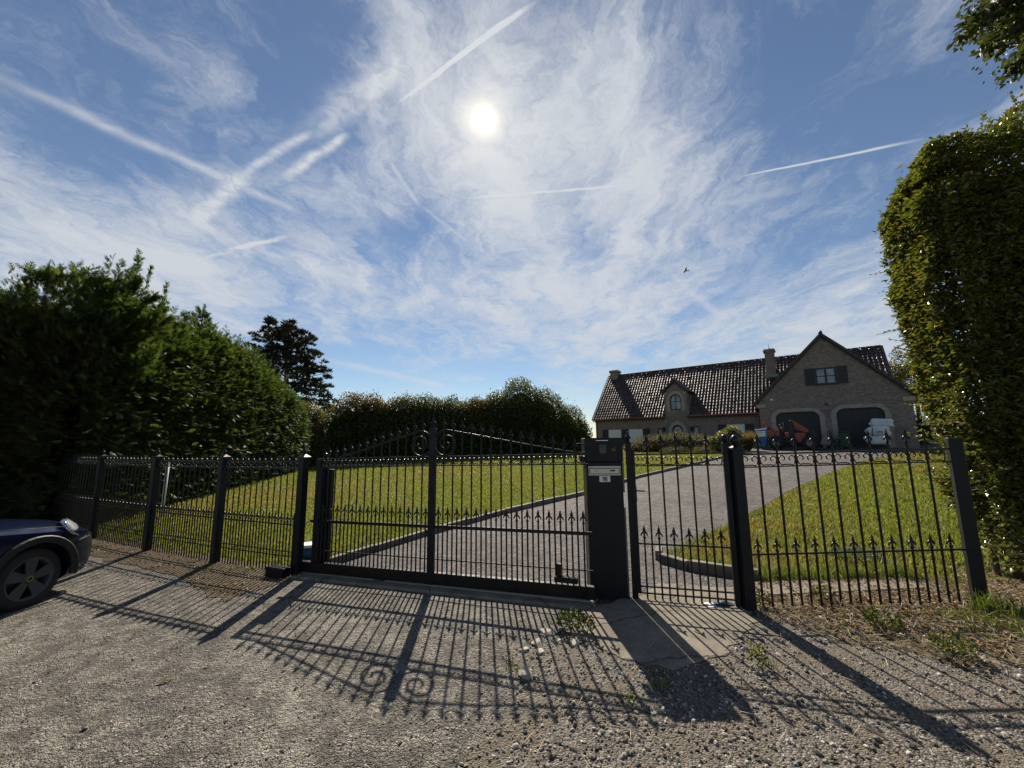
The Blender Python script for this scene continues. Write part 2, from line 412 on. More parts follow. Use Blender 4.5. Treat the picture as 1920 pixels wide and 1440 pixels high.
def inpoly(x, y, poly):
    x = np.asarray(x); y = np.asarray(y); r = np.zeros(x.shape, bool); n = len(poly)
    for i in range(n):
        x0, y0 = poly[i]; x1, y1 = poly[(i + 1) % n]
        c = ((y0 > y) != (y1 > y)) & (x < (x1 - x0) * (y - y0) / (y1 - y0 + 1e-12) + x0); r ^= c
    return r
def xy(px, py): p = gp(px, py); return (float(p[0]), float(p[1]))

A_, B_, C_, D_, E_, F__ = (-7.888, 7.809), (-6.063, 6.933), (-4.397, 6.19), (-2.845, 5.54), (2.24, 4.08), (4.405, 4.04)
PIL = (0.80, 4.375)
FENCE = [(-30, 18.4), (-9.75, 8.70), A_, B_, C_, D_, (0.85, 4.5), (1.27, 4.42), E_, F__, (12.5, 2.7), (30, -1)]
sheet('ground', [(-700, -300), (700, -300), (700, 900), (-700, 900)], -0.012, M_field)
sheet('street', [(-30, -14), (30, -14)] + FENCE[::-1], 0.004, M_street)
sheet('lawn', FENCE + [(60, 5), (60, 60), (-30, 60)], 0.0, M_lawnbase)
L_edge = [(-2.72, 5.62), (-1.52, 7.31), (-0.14, 8.95), (1.91, 10.97), (4.35, 14.01), (7.31, 17.01), (10.27, 20.16), (14.2, 24.4)]
R_edge = [(2.25, 5.86), (2.85, 6.52), (4.78, 8.3), (7.18, 10.69), (10.95, 14.03), (14.6, 17.0), (19.5, 20.3), (24.5, 22.5)]
drive_poly = [(0.85, 4.52), (1.27, 4.45), (2.24, 4.12), (2.60, 4.85), (2.1, 5.42)] + R_edge + [(27.5, 21.5), (26.0, 28.6), (17.2, 29.2)] + L_edge[::-1]
sheet('driveway', drive_poly, 0.008, M_drive)
apron = [xy(*p) for p in ((1055, 1186), (1112, 1140), (1200, 1120), (1240, 1095), (1390, 1105), (1410, 1150), (1425, 1168), (1345, 1235), (1262, 1262), (1170, 1240), (1110, 1206), (1072, 1204))]
sheet('concrete_apron', jag(apron, 0.06, 0.022), 0.014, M_conc)
gravel_poly = [xy(*p) for p in ((860, 1440), (905, 1350), (985, 1285), (940, 1235), (1010, 1195), (1062, 1182), (1180, 1200), (1300, 1215), (1420, 1152), (1560, 1165), (1760, 1200), (1920, 1230))] + [(5.5, 2.6), (6.5, 0.4), (-0.6, 0.4)]
sheet('gravel_patch', jag(gravel_poly, 0.12, 0.03), 0.009, M_gravelbed)
verge_poly = [xy(*p) for p in ((1412, 1150), (1440, 1105), (1520, 1092), (1800, 1085))] + [(4.6, 4.6), (9, 4.2), (9, 1.6), (4.6, 2.5)] + [xy(*p) for p in ((1915, 1255), (1820, 1262), (1700, 1222), (1600, 1212), (1540, 1190))]
sheet('verge', jag(verge_poly, 0.08, 0.05), 0.0125, M_soil)
dirt_poly = [(-12, 9.9), (-9.7, 8.85), (-7.83, 7.95), (-6.0, 7.07), (-4.34, 6.33), (-2.9, 5.72), (-2.9, 5.30)] + [xy(*p) for p in ((525, 1095), (420, 1130), (330, 1080), (240, 1060))] + [(-7.9, 7.3), (-9.7, 8.2), (-12, 9.3)]
sheet('dirt_strip', jag(dirt_poly, 0.2, 0.04), 0.010, M_soil)

# kerb stones along the driveway, one piece each
M_gapless = M_kerb
def kerb_run(name, pts, stone, label, h=0.10, wd=0.09, off=0.05):
    root = empty(name, g3(*pts[0])); tag(root, label, 'kerb')
    P = [np.array(p) for p in pts]; seg = []; 
    for a, b in zip(P[:-1], P[1:]):
        L = np.linalg.norm(b - a); n = max(1, round(L / stone)); seg += [(a + (b - a) * k / n, a + (b - a) * (k + 1) / n) for k in range(n)]
    for a, b in seg:
        d = (b - a); L = np.linalg.norm(d); d = d / L; nn = np.array([-d[1], d[0]]) * (-1 if off < 0 else 1)
        a2, b2 = a + d * 0.004, b - d * 0.004
        hz = h + random.uniform(-0.008, 0.008)
        q = [a2, b2, b2 + nn * wd, a2 + nn * wd]; r0 = np.array(g3(*pts[0]))
        bot = [np.array(g3(*p, -0.05)) - r0 for p in q]; top = [np.array(g3(*p, hz)) - r0 for p in q]
        MB().add(bot + top, [(0, 3, 2, 1), (4, 5, 6, 7), (0, 1, 5, 4), (1, 2, 6, 5), (2, 3, 7, 6), (3, 0, 4, 7)]).build('kerb_stone', M_kerb, root, bevel=0.006)
kerb_run('driveway_kerb', L_edge, 1.0, 'long grey kerb of concrete edging between the left lawn and the driveway')
kerb_run('corner_kerb', [(2.82, 4.86), (2.22, 5.30), (2.0, 5.66), (2.1, 5.9)][::-1], 0.7, 'short weathered kerb behind the narrow pedestrian gate', h=0.12, off=-1)

# concrete threshold under the sliding gate
def along(p, q, s): return (p[0] + (q[0] - p[0]) * s, p[1] + (q[1] - p[1]) * s)
GL = np.array([-2.587, 5.495]); GR = np.array([0.762, 4.319]); gd = (GR - GL) / np.linalg.norm(GR - GL); gn = np.array([gd[1], -gd[0]])
GA = math.atan2(gd[1], gd[0])
def gpt(s, off=0.0): p = GL + gd * s + gn * off; return (float(p[0]), float(p[1]))
sill = MB()
q = [gpt(-0.25, 0.16), gpt(3.56, 0.16), gpt(3.62, -0.14), gpt(-0.25, -0.14)]
sill.add([g3(*p, -0.03) for p in q] + [g3(*p, 0.030) for p in q], [(0, 3, 2, 1), (4, 5, 6, 7), (0, 1, 5, 4), (1, 2, 6, 5), (2, 3, 7, 6), (3, 0, 4, 7)])
tag(sill.build('gate_threshold', M_conc, bevel=0.012), kind='structure')
trk = MB(); q = [gpt(-0.2, 0.02), gpt(3.56, 0.02), gpt(3.56, -0.02), gpt(-0.2, -0.02)]
M_iron = mat('galvanised_track', 0.5, (0.35, 0.35, 0.34), 0.7)
trk.add([g3(*p, 0.03) for p in q] + [g3(*p, 0.045) for p in q], [(0, 3, 2, 1), (4, 5, 6, 7), (0, 1, 5, 4), (1, 2, 6, 5), (2, 3, 7, 6), (3, 0, 4, 7)])
tag(trk.build('gate_rail_track', M_iron), 'thin steel track on the concrete sill under the sliding gate', 'gate track')
st = MB()
q = [(2.36, 4.35), (4.35, 4.42), (4.32, 4.75), (2.62, 4.74)]
st.add([g3(*p, -0.03) for p in q] + [g3(*p, 0.028) for p in q], [(0, 3, 2, 1), (4, 5, 6, 7), (0, 1, 5, 4), (1, 2, 6, 5), (2, 3, 7, 6), (3, 0, 4, 7)])
tag(st.build('edging_strip', M_conc, bevel=0.01), kind='structure')

# ------------------------------------------------------------------ ironwork
M_black = mat('black_iron', 0.38, (0.006, 0.006, 0.007), 0.0, 0.32, fn=noisy((0.004, 0.004, 0.005), (0.009, 0.009, 0.010), 9, 0.15, 90, r0=0.24, r1=0.42))
M_anth = mat('anthracite_sheet', 0.42, (0.014, 0.015, 0.019), 0.0, 0.25, fn=noisy((0.006, 0.0065, 0.009), (0.012, 0.0125, 0.015), 3, 0.08, 120, r0=0.36, r1=0.55))
def bar_mesh(L, r, n=8): return MB().tube([(0, 0, 0), (0, 0, L)], r, n).mesh('bar', M_black)
def spear_mesh(h=0.13):
    """cast spearhead: four-sided blade, two out-turned barbs, collar"""
    k = h / 0.13; m = MB()
    m.add([(0, 0, 0.13 * k), (0.017 * k, 0, 0.075 * k), (0, 0.009 * k, 0.075 * k), (-0.017 * k, 0, 0.075 * k), (0, -0.009 * k, 0.075 * k), (0.007 * k, 0, 0.035 * k), (0, 0.006 * k, 0.035 * k), (-0.007 * k, 0, 0.035 * k), (0, -0.006 * k, 0.035 * k)],
          [(0, 1, 2), (0, 2, 3), (0, 3, 4), (0, 4, 1), (1, 5, 6, 2), (2, 6, 7, 3), (3, 7, 8, 4), (4, 8, 5, 1)])
    for s in (1, -1):
        m.tube([(0, 0, 0.055 * k), (s * 0.016 * k, 0, 0.050 * k), (s * 0.027 * k, 0, 0.036 * k), (s * 0.034 * k, 0, 0.020 * k), (s * 0.030 * k, 0, 0.014 * k)], [0.010 * k, 0.010 * k, 0.0085 * k, 0.006 * k, 0.002 * k], 5)
    m.lathe([(0.011 * k, -0.014 * k), (0.0155 * k, -0.008 * k), (0.0155 * k, 0.0), (0.009 * k, 0.008 * k), (0.008 * k, 0.05 * k)], 8)
    return m.mesh('spearhead', M_black)
SPEAR = spear_mesh()
def scroll_mesh(wd, h, r=0.0062):
    """lyre scroll between two bars: both ends curl inwards"""
    half = []
    R = min(wd * 0.225, h * 0.40); cx, cz = -wd * 0.235, h * 0.585
    for a in np.linspace(-60, 200, 13):        # curl out of the middle, over the top, to the outer side
        rr = R * (0.38 + 0.62 * (a + 60) / 260); half.append((cx + rr * math.cos(math.radians(a)) * (1 if a < 200 else 1), 0, cz + rr * math.sin(math.radians(a))))
    half += [(-wd * 0.40, 0, h * 0.22), (-wd * 0.30, 0, h * 0.06), (-wd * 0.15, 0, 0.012)]
    path = half + [(-p[0], 0, p[2]) for p in half[::-1]]
    return MB().tube(path, r, 5).mesh('scroll', M_black)
def rail(parent, name, s0, z0, s1, z1, hy, hz, y=0.0):
    m = MB(); v = []
    for s, z in ((s0, z0), (s1, z1)):
        v += [(s, y - hy, z - hz), (s, y + hy, z - hz), (s, y + hy, z + hz), (s, y - hy, z + hz)]
    m.add(v, [(0, 1, 2, 3), (7, 6, 5, 4), (0, 4, 5, 1), (1, 5, 6, 2), (2, 6, 7, 3), (3, 7, 4, 0)])
    return m.build(name, M_black, parent)
def inst(name, me, parent, x, y, z, sx=1, sz=1):
    o = link(name, me, None, parent); o.location = (x, y, z); o.scale = (sx, 1, sz); return o
def post(P, label, h=1.54, a=0.10, rz=0.0, fin='ball', group='fence posts with finials', name='fence_post'):
    r = empty(name, g3(*P, -0.02), rz); tag(r, label, 'fence post', group)
    MB().cbox(0, 0, h / 2 - 0.03, a, a, h + 0.06).build('shaft', M_anth, r, bevel=0.005)
    if fin:
        MB().add([(-a * .62, -a * .62, h), (a * .62, -a * .62, h), (a * .62, a * .62, h), (-a * .62, a * .62, h), (-a * .62, -a * .62, h + .012), (a * .62, -a * .62, h + .012), (a * .62, a * .62, h + .012), (-a * .62, a * .62, h + .012), (-a * .2, -a * .2, h + .045), (a * .2, -a * .2, h + .045), (a * .2, a * .2, h + .045), (-a * .2, a * .2, h + .045)],
                 [(0, 3, 2, 1), (0, 1, 5, 4), (1, 2, 6, 5), (2, 3, 7, 6), (3, 0, 4, 7), (4, 5, 9, 8), (5, 6, 10, 9), (6, 7, 11, 10), (7, 4, 8, 11), (8, 9, 10, 11)]).build('cap', M_black, r)
        prof = {'ball': [(0.014, h + .043), (0.012, h + .055), (0.026, h + .068), (0.031, h + .085), (0.022, h + .104), (0.010, h + .112), (0.012, h + .122), (0.004, h + .142), (0, h + .146)],
                'acorn': [(0.020, h + .043), (0.018, h + .055), (0.036, h + .066), (0.044, h + .09), (0.040, h + .118), (0.024, h + .142), (0.010, h + .152), (0, h + .155)]}[fin]
        MB().lathe(prof, 12).build('finial', M_black, r)
    return r
angL = math.atan2(B_[1] - A_[1], B_[0] - A_[0])
post(A_, 'tall black fence post next to the car bonnet, beside the dark hedge', rz=angL)
post(B_, 'black fence post left of the white pole, second post from the car', rz=angL)
post(C_, 'black fence post right of the white pole, in front of the dark conifer hedge', rz=angL)
post(D_, 'black fence post at the left end of the sliding gate', rz=math.atan2(D_[1] - C_[1], D_[0] - C_[0]))
post(E_, 'black gate post with an acorn finial between the pedestrian gate and the right fence panel', fin='acorn', h=1.52)
post(F__, 'bare leaning black end post half buried in the beech hedge', fin=None, rz=math.radians(-32.5), h=1.58)

def fence_panel(P, Q, label, n_short, s_first, pitch, tallr, zt, zs, zm, lows, ztip, zatip, group, extra_left=False, r=0.009):
    a = math.atan2(Q[1] - P[1], Q[0] - P[0]); L = math.hypot(Q[0] - P[0], Q[1] - P[1]); b0 = float(terr(*P)); b1 = float(terr(*Q))
    root = empty('railing_section', (P[0], P[1], b0), a); tag(root, label, 'railing', group)
    sl = (b1 - b0) / L; e0, e1 = 0.05, L - 0.05
    for z, nm, hh in [(zt, 'top_rail', .008), (zs, 'second_rail', .006), (zm, 'middle_rail', .008)] + [(z, 'low_rail', .006) for z in lows]:
        rail(root, nm, e0, z + sl * e0, e1, z + sl * e1, 0.008, hh)
    tall = bar_mesh(ztip - 0.13 + 0.04, r); short = bar_mesh(zatip - 0.13 + 0.04, r); sc = scroll_mesh(pitch, zt - zs - 0.012)
    for k in range(n_short):
        s = s_first + pitch * k; o = inst('short_bar', short, root, s, 0, sl * s - 0.04); inst('spearhead', SPEAR, o, 0, 0, zatip - 0.13 + 0.04)
    st_ = [s_first + pitch * (k + .5) for k in range(n_short - 1)]
    if extra_left: st_ = [s_first - pitch / 2] + st_ + [s_first + pitch * (n_short - .5)]
    for s in st_:
        o = inst('tall_bar', tall, root, s, 0, sl * s - 0.04); inst('spearhead', SPEAR, o, 0, 0, ztip - 0.13 + 0.04)
    bounds = [s_first - pitch / 2] + [s_first + pitch * (k + .5) for k in range(n_short)]
    for x0, x1 in zip(bounds[:-1], bounds[1:]):
        s = (x0 + x1) / 2
        if 0.06 < s < L - 0.06: inst('scroll', sc, root, s, 0, zs + 0.006 + sl * s)
    return root
Z0 = (-9.72, 8.69)
for P, Q, lab, n in ((Z0, A_, 'black railing panel running into the dark hedge behind the car', 15), (A_, B_, 'black railing panel just right of the car, in hedge shade', 15), (B_, C_, 'black railing panel in front of the white pole', 13), (C_, D_, 'black railing panel left of the sliding gate, lit lawn behind its lower half', 13)):
    L = math.hypot(Q[0] - P[0], Q[1] - P[1]); p_ = (L - 0.10) / n
    fence_panel(P, Q, lab, n, 0.05 + p_ / 2, p_, 0, 1.465, 1.37, 0.63, (0.285, 0.225), 1.575, 0.80, 'railing panels left of the gate')
fence_panel(E_, F__, 'black railing panel between the gate post and the beech hedge, spaced wider than the rest', 11, 0.134, 0.184, 0, 1.455, 1.33, 0.50, (), 1.67, 0.665, 'railing panel on the right', r=0.0108)

# --- sliding gate
g0 = float(terr(*gpt(0))); gate = empty('sliding_gate', (*gpt(0), g0), GA)
tag(gate, 'wide black sliding gate with scrolled bow and tall middle post', 'gate')
gsl = (float(terr(*gpt(3.5))) - g0) / 3.5
S0, SM, S1 = -0.02, 1.715, 3.62
def gz(s, z): return z + gsl * s
rail(gate, 'bottom_beam', S0 - .25, gz(S0 - .25, 0.118), S1, gz(S1, 0.118), 0.03, 0.062)
rail(gate, 'low_rail', S0, gz(S0, 0.325), S1, gz(S1, 0.325), 0.006, 0.006)
rail(gate, 'middle_rail', S0 - .1, gz(S0 - .1, 0.69), S1, gz(S1, 0.69), 0.012, 0.018)
rail(gate, 'second_rail', S0, gz(S0, 1.395), S1, gz(S1, 1.395), 0.008, 0.007)
rail(gate, 'top_rail', S0, gz(S0, 1.50), S1, gz(S1, 1.50), 0.008, 0.008)
MB().cbox(S0, 0, 0.78, 0.07, 0.05, 1.44).build('end_stile', M_anth, gate, bevel=0.004)
mp = MB().cbox(SM, 0, 0.98, 0.085, 0.05, 1.92 - 0.12).build('middle_post', M_anth, gate, bevel=0.004)
o = inst('spearhead', spear_mesh(0.16), gate, SM, 0, 1.89)
# bow: rises to the middle, then curls down into a spiral beside the post
def bow(side):
    pts = []
    s_out = 0.27 if side < 0 else 3.50
    xc = SM + side * 0.19
    for t in np.linspace(0, 1, 22):
        s = s_out + (xc - s_out) * t; z = 1.515 + 0.335 * (t ** 1.25) * (1 - 0.10 * t) + 0.03 * math.sin(t * PI) * 0.3
        pts.append((s, 0, gz(s, z)))
    zt_ = pts[-1][2]; cx, cz, R = SM + side * 0.175, zt_ - 0.165, 0.165
    for a in np.linspace(95, -560, 46)[1:]:
        f = (95 - a) / 655; rr = R * (1 - 0.80 * f ** 1.0) if a < 30 else R
        rr = R * max(0.16, 1 - 0.92 * max(0, f - 0.12)); pts.append((cx - side * rr * math.cos(math.radians(a)) * 1.0, 0, cz + rr * math.sin(math.radians(a))))
    MB().tube(pts, 0.0115, 6).build('scrolled_bow', M_black, gate)
    return pts[:22]
bowL, bowR = bow(-1), bow(1)
def bow_z(s):
    b = bowL if s < SM else bowR
    xs = [p[0] for p in b]; zs_ = [p[2] for p in b]
    if s > SM: xs, zs_ = xs[::-1], zs_[::-1]
    return float(np.interp(s, xs, zs_))
MB().tube([(3.50 + 0.10 * math.cos(a), 0, gz(3.5, 1.56) + 0.05 * math.sin(a)) for a in np.linspace(-2.0, 2.4, 10)], 0.008, 6).build('scroll_end', M_black, gate)
shortg = bar_mesh(0.62, 0.0095); unitbar = bar_mesh(1.0, 0.0095); sc = scroll_mesh(0.122, 0.09)
left_s = [0.075 + 0.1198 * k for k in range(14)]; right_s = [1.805 + 0.1222 * k for k in range(15)]
for s in left_s + right_s:
    o = inst('short_bar', shortg, gate, s, 0, gz(s, 0.175)); inst('spearhead', SPEAR, o, 0, 0, 0.62)
for arr in (left_s, right_s):
    for a, b in zip(arr[:-1], arr[1:]):
        s = (a + b) / 2; top = max(bow_z(s), gz(s, 1.50)) + 0.03
        o = inst('tall_bar', unitbar, gate, s, 0, gz(s, 0.17), sz=top - gz(s, 0.17))
        sp = inst('spearhead', SPEAR, o, 0, 0, 1.0); sp.scale = (1, 1, 1 / (top - gz(s, 0.17)))
    for s in arr: inst('scroll', sc, gate, s, 0, gz(s, 1.402))
MB().cbox(3.33, -0.06, gz(3.3, 0.24), 0.24, 0.05, 0.055).cbox(3.26, -0.06, gz(3.3, 0.33), 0.05, 0.04, 0.12).build('guide_bracket', M_black, gate, bevel=0.004)
MB().cbox(1.02, 0, gz(1, 0.035), 0.16, 0.04, 0.05).build('roller_cover', M_black, gate, bevel=0.004)

cp = empty('catch_post', g3(*gpt(-0.06, -0.14)), GA); tag(cp, 'black catch post just behind the left end of the sliding gate', 'gate post')
MB().cbox(0, 0, 0.74, 0.085, 0.085, 1.52).build('shaft', M_anth, cp, bevel=0.005)
MB().cbox(0.095, 0, 0.70, 0.10, 0.06, 1.30).build('catch_channel', M_anth, cp, bevel=0.005)
MB().lathe([(0.02, 1.50), (0.034, 1.53), (0.028, 1.56), (0, 1.575)], 10).build('finial', M_black, cp)
MB().cbox(0, 0, 0.06, 0.30, 0.14, 0.13).build('roller_box', M_anth, tag(empty('gate_drive_box', g3(-3.08, 5.52), math.atan2(D_[1] - C_[1], D_[0] - C_[0])), 'low black drive box left of the gate on the ground', 'drive box'), bevel=0.008)
bt = empty('storage_tub', g3(-3.02, 6.15)); tag(bt, 'blue plastic tub with a white rim behind the left gate post', 'tub')
M_blue = mat('blue_plastic', 0.4, (0.015, 0.075, 0.16)); M_white = mat('white_plastic', 0.45, (0.75, 0.76, 0.76))
MB().lathe([(0.10, 0), (0.125, 0.20)], 14).build('body', M_blue, bt); MB().lathe([(0.135, 0.20), (0.135, 0.235), (0.11, 0.24), (0, 0.245)], 14).build('rim', M_white, bt)
wp = empty('white_pole', g3(-8.15, 9.6)); tag(wp, 'slim white pole standing on the shaded lawn behind the fence', 'pole')
MB().tube([(0, 0, 0), (0.02, 0, 1.22)], 0.034, 10).build('shaft', mat('pole_paint', 0.5, (0.62, 0.62, 0.63)), wp); MB().lathe([(0.038, 1.215), (0.038, 1.24), (0.01, 1.27), (0, 1.27)], 10, c=(0.02, 0, 0)).build('cap', M_white, wp)

# --- pillar with letter box
pil = empty('gate_pillar', g3(0.992, 4.42), math.radians(-3)); tag(pil, 'square dark metal gate pillar with silver letter plate and the number 98', 'gate pillar')
W2, DP, HT = 0.193, 0.30, 1.665
MB().box(-W2, -0.0, -0.02, W2, DP, 1.405).build('body', M_anth, pil, bevel=0.006)
MB().box(-W2 - 0.012, -0.014, 1.405, W2 + 0.012, DP + 0.012, HT).build('head_box', M_anth, pil, bevel=0.008)
MB().box(W2, 0.03, 0.02, W2 + 0.022, 0.06, 0.92).build('lit_gap_strip', mat('lit_gap_grey', 0.45, (0.16, 0.155, 0.15), 0.3), pil)  # sunlit gap beside the lock post put in as a grey strip
MB().box(W2, 0.03, 1.08, W2 + 0.022, 0.06, 1.40).build('lit_gap_strip', bpy.data.materials['lit_gap_grey'], pil)
M_steel = mat('brushed_steel', 0.42, (0.55, 0.51, 0.44), 0.35, fn=noisy((0.50, 0.46, 0.40), (0.62, 0.58, 0.51), 14, r0=0.35, r1=0.5))
lp = MB().box(-0.172, -0.010, 1.262, 0.172, 0.0, 1.362).build('letter_plate', M_steel, pil, bevel=0.003)
fr = MB(); fr.box(-0.158, -0.016, 1.335, 0.158, -0.010, 1.341); fr.box(-0.158, -0.016, 1.276, 0.158, -0.010, 1.281); fr.box(-0.165, -0.013, 1.281, -0.158, -0.010, 1.335); fr.box(0.158, -0.013, 1.281, 0.165, -0.010, 1.335)
fr.build('flap_seam', mat('dark_seam', 0.5, (0.09, 0.08, 0.07)), lp)
MB().box(-0.15, -0.0135, 1.284, 0.15, -0.010, 1.332).build('flap', M_steel, lp, bevel=0.001)
MB().box(0.058, -0.015, 1.306, 0.112, -0.0135, 1.321).build('name_window', mat('black_glass', 0.15, (0.005, 0.005, 0.006)), lp)
M_ink = mat('dark_ink', 0.6, (0.03, 0.03, 0.035))
mk = MB()
for (x, z, a, L_) in ((-0.115, 1.312, 0.1, .03), (-0.095, 1.317, 0.3, .02), (-0.108, 1.303, 0, .024)): mk.box(x, -0.0141, z, x + L_, -0.0136, z + 0.003)
mk.tube([(-0.01 + 0.018 * math.cos(a), -0.0139, 1.312 + 0.012 * math.sin(a)) for a in np.linspace(PI * 1.1, PI * 1.9, 7)], 0.0012, 4)
mk.box(-0.052, -0.0141, 1.296, -0.049, -0.0136, 1.311)
mk.build('letter_plate_print', mat('faded_print', 0.6, (0.24, 0.2, 0.17)), lp)
npl = MB().box(-0.058, -0.006, 1.193, 0.058, 0.0, 1.258).build('number_plate', mat('number_plate_white', 0.4, (0.72, 0.72, 0.71)), pil, bevel=0.002)
fc = bpy.data.curves.new('number_text', 'FONT'); fc.body = '98'; fc.size = 0.068; fc.align_x = 'CENTER'; fc.extrude = 0.0008; fc.offset = 0.0012; fc.space_character = 0.95
fo = bpy.data.objects.new('tmp', fc); COL.objects.link(fo)
bpy.context.view_layer.update()
me = bpy.data.meshes.new_from_object(fo.evaluated_get(bpy.context.evaluated_depsgraph_get())); bpy.data.objects.remove(fo); me.name = 'number'; me.materials.clear(); me.materials.append(M_ink)
nu = link('house_number', me, None, npl); nu.rotation_euler = (PI / 2, 0, 0); nu.location = (0, -0.0075, 1.2015); nu.scale = (0.82, 1, 1)
MB().box(-0.085, -0.030, 1.632, 0.045, -0.014, 1.640).build('light_bar', mat('satin_bar', 0.3, (0.6, 0.58, 0.54), 0.6), pil)
ic = MB().box(-0.052, -0.024, 1.495, 0.028, -0.014, 1.595).build('intercom', mat('intercom_face', 0.25, (0.035, 0.033, 0.032)), pil, bevel=0.003)
MB().box(-0.040, -0.0262, 1.560, 0.016, -0.024, 1.584).build('screen', bpy.data.materials['black_glass'], ic)
MB().lathe([(0.006, -0.0275), (0.006, -0.024)], 10, c=(-0.012, 0, 1.515), axis='y').build('call_button', mat('button_grey', 0.4, (0.22, 0.21, 0.2)), ic)
M_weed = leafmat('weed_leaf', [(0, (0.10, 0.09, 0.03)), (1, (0.16, 0.15, 0.06))], 0.3)
sv = MB()
for _ in range(16):
    x, z = random.gauss(0.098, 0.012), random.gauss(1.545, 0.015); sv.add([(x, -0.0155, z), (x + 0.012, -0.019, z + random.uniform(-.01, .01)), (x + 0.004, -0.016, z - random.uniform(.005, .02))], [(0, 1, 2)])
sv.build('dry_lichen', mat('lichen', 0.9, (0.17, 0.15, 0.07)), pil, fixn=False)
MB().cbox(0.06, 0.03, 1.43, 0.05, 0.06, 0.10).build('gate_catch', M_black, tag(empty('catch_bracket', g3(0.70, 4.43)), 'small black bracket on the left flank of the pillar', 'bracket'), bevel=0.004)

# --- pedestrian gate
lk = post((1.262, 4.425), 'short black lock post touching the right flank of the pillar', h=1.60, a=0.06, rz=math.radians(-17), fin='ball', group=None, name='lock_post')
PA, PB = (1.30, 4.408), (2.165, 4.133)
b0 = float(terr(*PA)); pa = math.atan2(PB[1] - PA[1], PB[0] - PA[0]); pL = math.hypot(PB[0] - PA[0], PB[1] - PA[1])
pg = empty('pedestrian_gate', (*PA, b0), pa); tag(pg, 'narrow black pedestrian gate right of the pillar', 'gate')
psl = (float(terr(*PB)) - b0) / pL
for z, nm, hh in ((1.455, 'top_rail', .008), (1.335, 'second_rail', .006), (0.535, 'middle_rail', .008), (0.115, 'low_rail', .007), (0.050, 'low_rail', .007)):
    rail(pg, nm, 0.0, z + .02, pL, z + .02 + psl * pL, 0.008, hh)
MB().cbox(0.0, 0, 0.80, 0.04, 0.04, 1.46).build('lock_stile', M_anth, pg, bevel=0.004)
MB().cbox(pL, 0, 0.82, 0.052, 0.05, 1.56).build('hinge_stile', M_anth, pg, bevel=0.004)
MB().lathe([(0.018, 1.60), (0.03, 1.62), (0.034, 1.645), (0.024, 1.67), (0, 1.685)], 10, c=(pL, 0, 0)).build('finial', M_black, pg)
tb = bar_mesh(1.60 - 0.05, 0.0095); sb = bar_mesh(0.57 + 0.03, 0.0095); sc = scroll_mesh(0.148, 0.105)
for k in range(6):
    s = 0.078 + 0.1455 * k; o = inst('short_bar', sb, pg, s, 0, 0.02); inst('spearhead', SPEAR, o, 0, 0, 0.60); inst('scroll', sc, pg, s, 0, 1.362)
for k in range(5):
    s = 0.151 + 0.1455 * k; o = inst('tall_bar', tb, pg, s, 0, 0.02); inst('spearhead', SPEAR, o, 0, 0, 1.55)
hd = MB().cbox(0.0, -0.01, 1.06, 0.05, 0.055, 0.16).build('lock_case', M_black, pg, bevel=0.005)
MB().tube([(0.0, -0.03, 1.10), (0.02, -0.06, 1.10), (0.11, -0.065, 1.10)], 0.008, 6).build('handle', mat('dull_handle', 0.35, (0.05, 0.05, 0.05), 0.5), hd)
for z in (0.16, 1.43): MB().tube([(pL, 0, z), (pL + 0.09, 0.0, z)], 0.013, 8).lathe([(0.024, -0.012), (0.024, 0.012)], 8, c=(pL + .045, 0, z), axis='x').build('hinge', mat('worn_steel%d' % (z * 10), 0.45, (0.2, 0.19, 0.18), 0.6), pg)

# ------------------------------------------------------------------ house
HA = math.radians(36.8)
J = aty(1425, 838, 28.0); hu = np.array([math.cos(HA), -math.sin(HA), 0]); hv = np.array([math.sin(HA), math.cos(HA), 0])
def brick_fn(t, b):
    v = t.coord('Object'); x, y, z = t.xyz(v)
    geo = t.new('ShaderNodeNewGeometry'); 
    n = t.new('ShaderNodeTexBrick'); t.l.new(t.comb(t.add(x, y), z, 0.0), n.inputs['Vector'])
    n.inputs['Scale'].default_value = 1.0; n.inputs['Brick Width'].default_value = 0.21; n.inputs['Row Height'].default_value = 0.065; n.inputs['Mortar Size'].default_value = 0.009; n.inputs['Mortar Smooth'].default_value = 0.3
    n.inputs['Color1'].default_value = (0.25, 0.19, 0.17, 1); n.inputs['Color2'].default_value = (0.44, 0.365, 0.325, 1); n.inputs['Mortar'].default_value = (0.18, 0.162, 0.15, 1); n.inputs['Bias'].default_value = -0.1
    big = t.noise(v, 0.8, 4); sm = t.noise(t.mapped(v, scale=(1, 1, 3)), 7, 4, 0.7)
    c = t.mix(t.ss(sm, 0.35, 0.65, 0.0, 0.75), n.outputs['Color'], (0.14, 0.115, 0.105)); c = t.mix(t.ss(big, 0.4, 0.7, 0, 0.35), c, (0.30, 0.235, 0.20))
    t.l.new(c, b.inputs['Base Color']); t.l.new(t.bump(t.add(n.outputs['Fac'], t.mul(sm, -0.8)), 0.9, -0.015), b.inputs['Normal'])
M_brick = mat('grey_brown_brick', 0.85, fn=brick_fn, spec=0.25)
M_stone = mat('pale_stone', 0.8, fn=noisy((0.25, 0.225, 0.185), (0.37, 0.335, 0.28), 3, 0.3, 30))
def tile_fn(t, b):
    v = t.coord('Object'); r = t.attr('rnd')
    c = t.ramp(r, [(0, (0.030, 0.020, 0.018)), (0.5, (0.050, 0.030, 0.026)), (1, (0.085, 0.050, 0.040))])
    t.l.new(t.mix(t.ss(t.noise(v, 1.2, 5), 0.5, 0.75, 0, 0.4), c, (0.06, 0.058, 0.04)), b.inputs['Base Color'])
    t.l.new(t.ss(t.noise(v, 9, 3), 0.3, 0.7, 0.40, 0.62), b.inputs['Roughness'])
M_tile = mat('dark_clay_tile', 0.4, fn=tile_fn, spec=0.35)
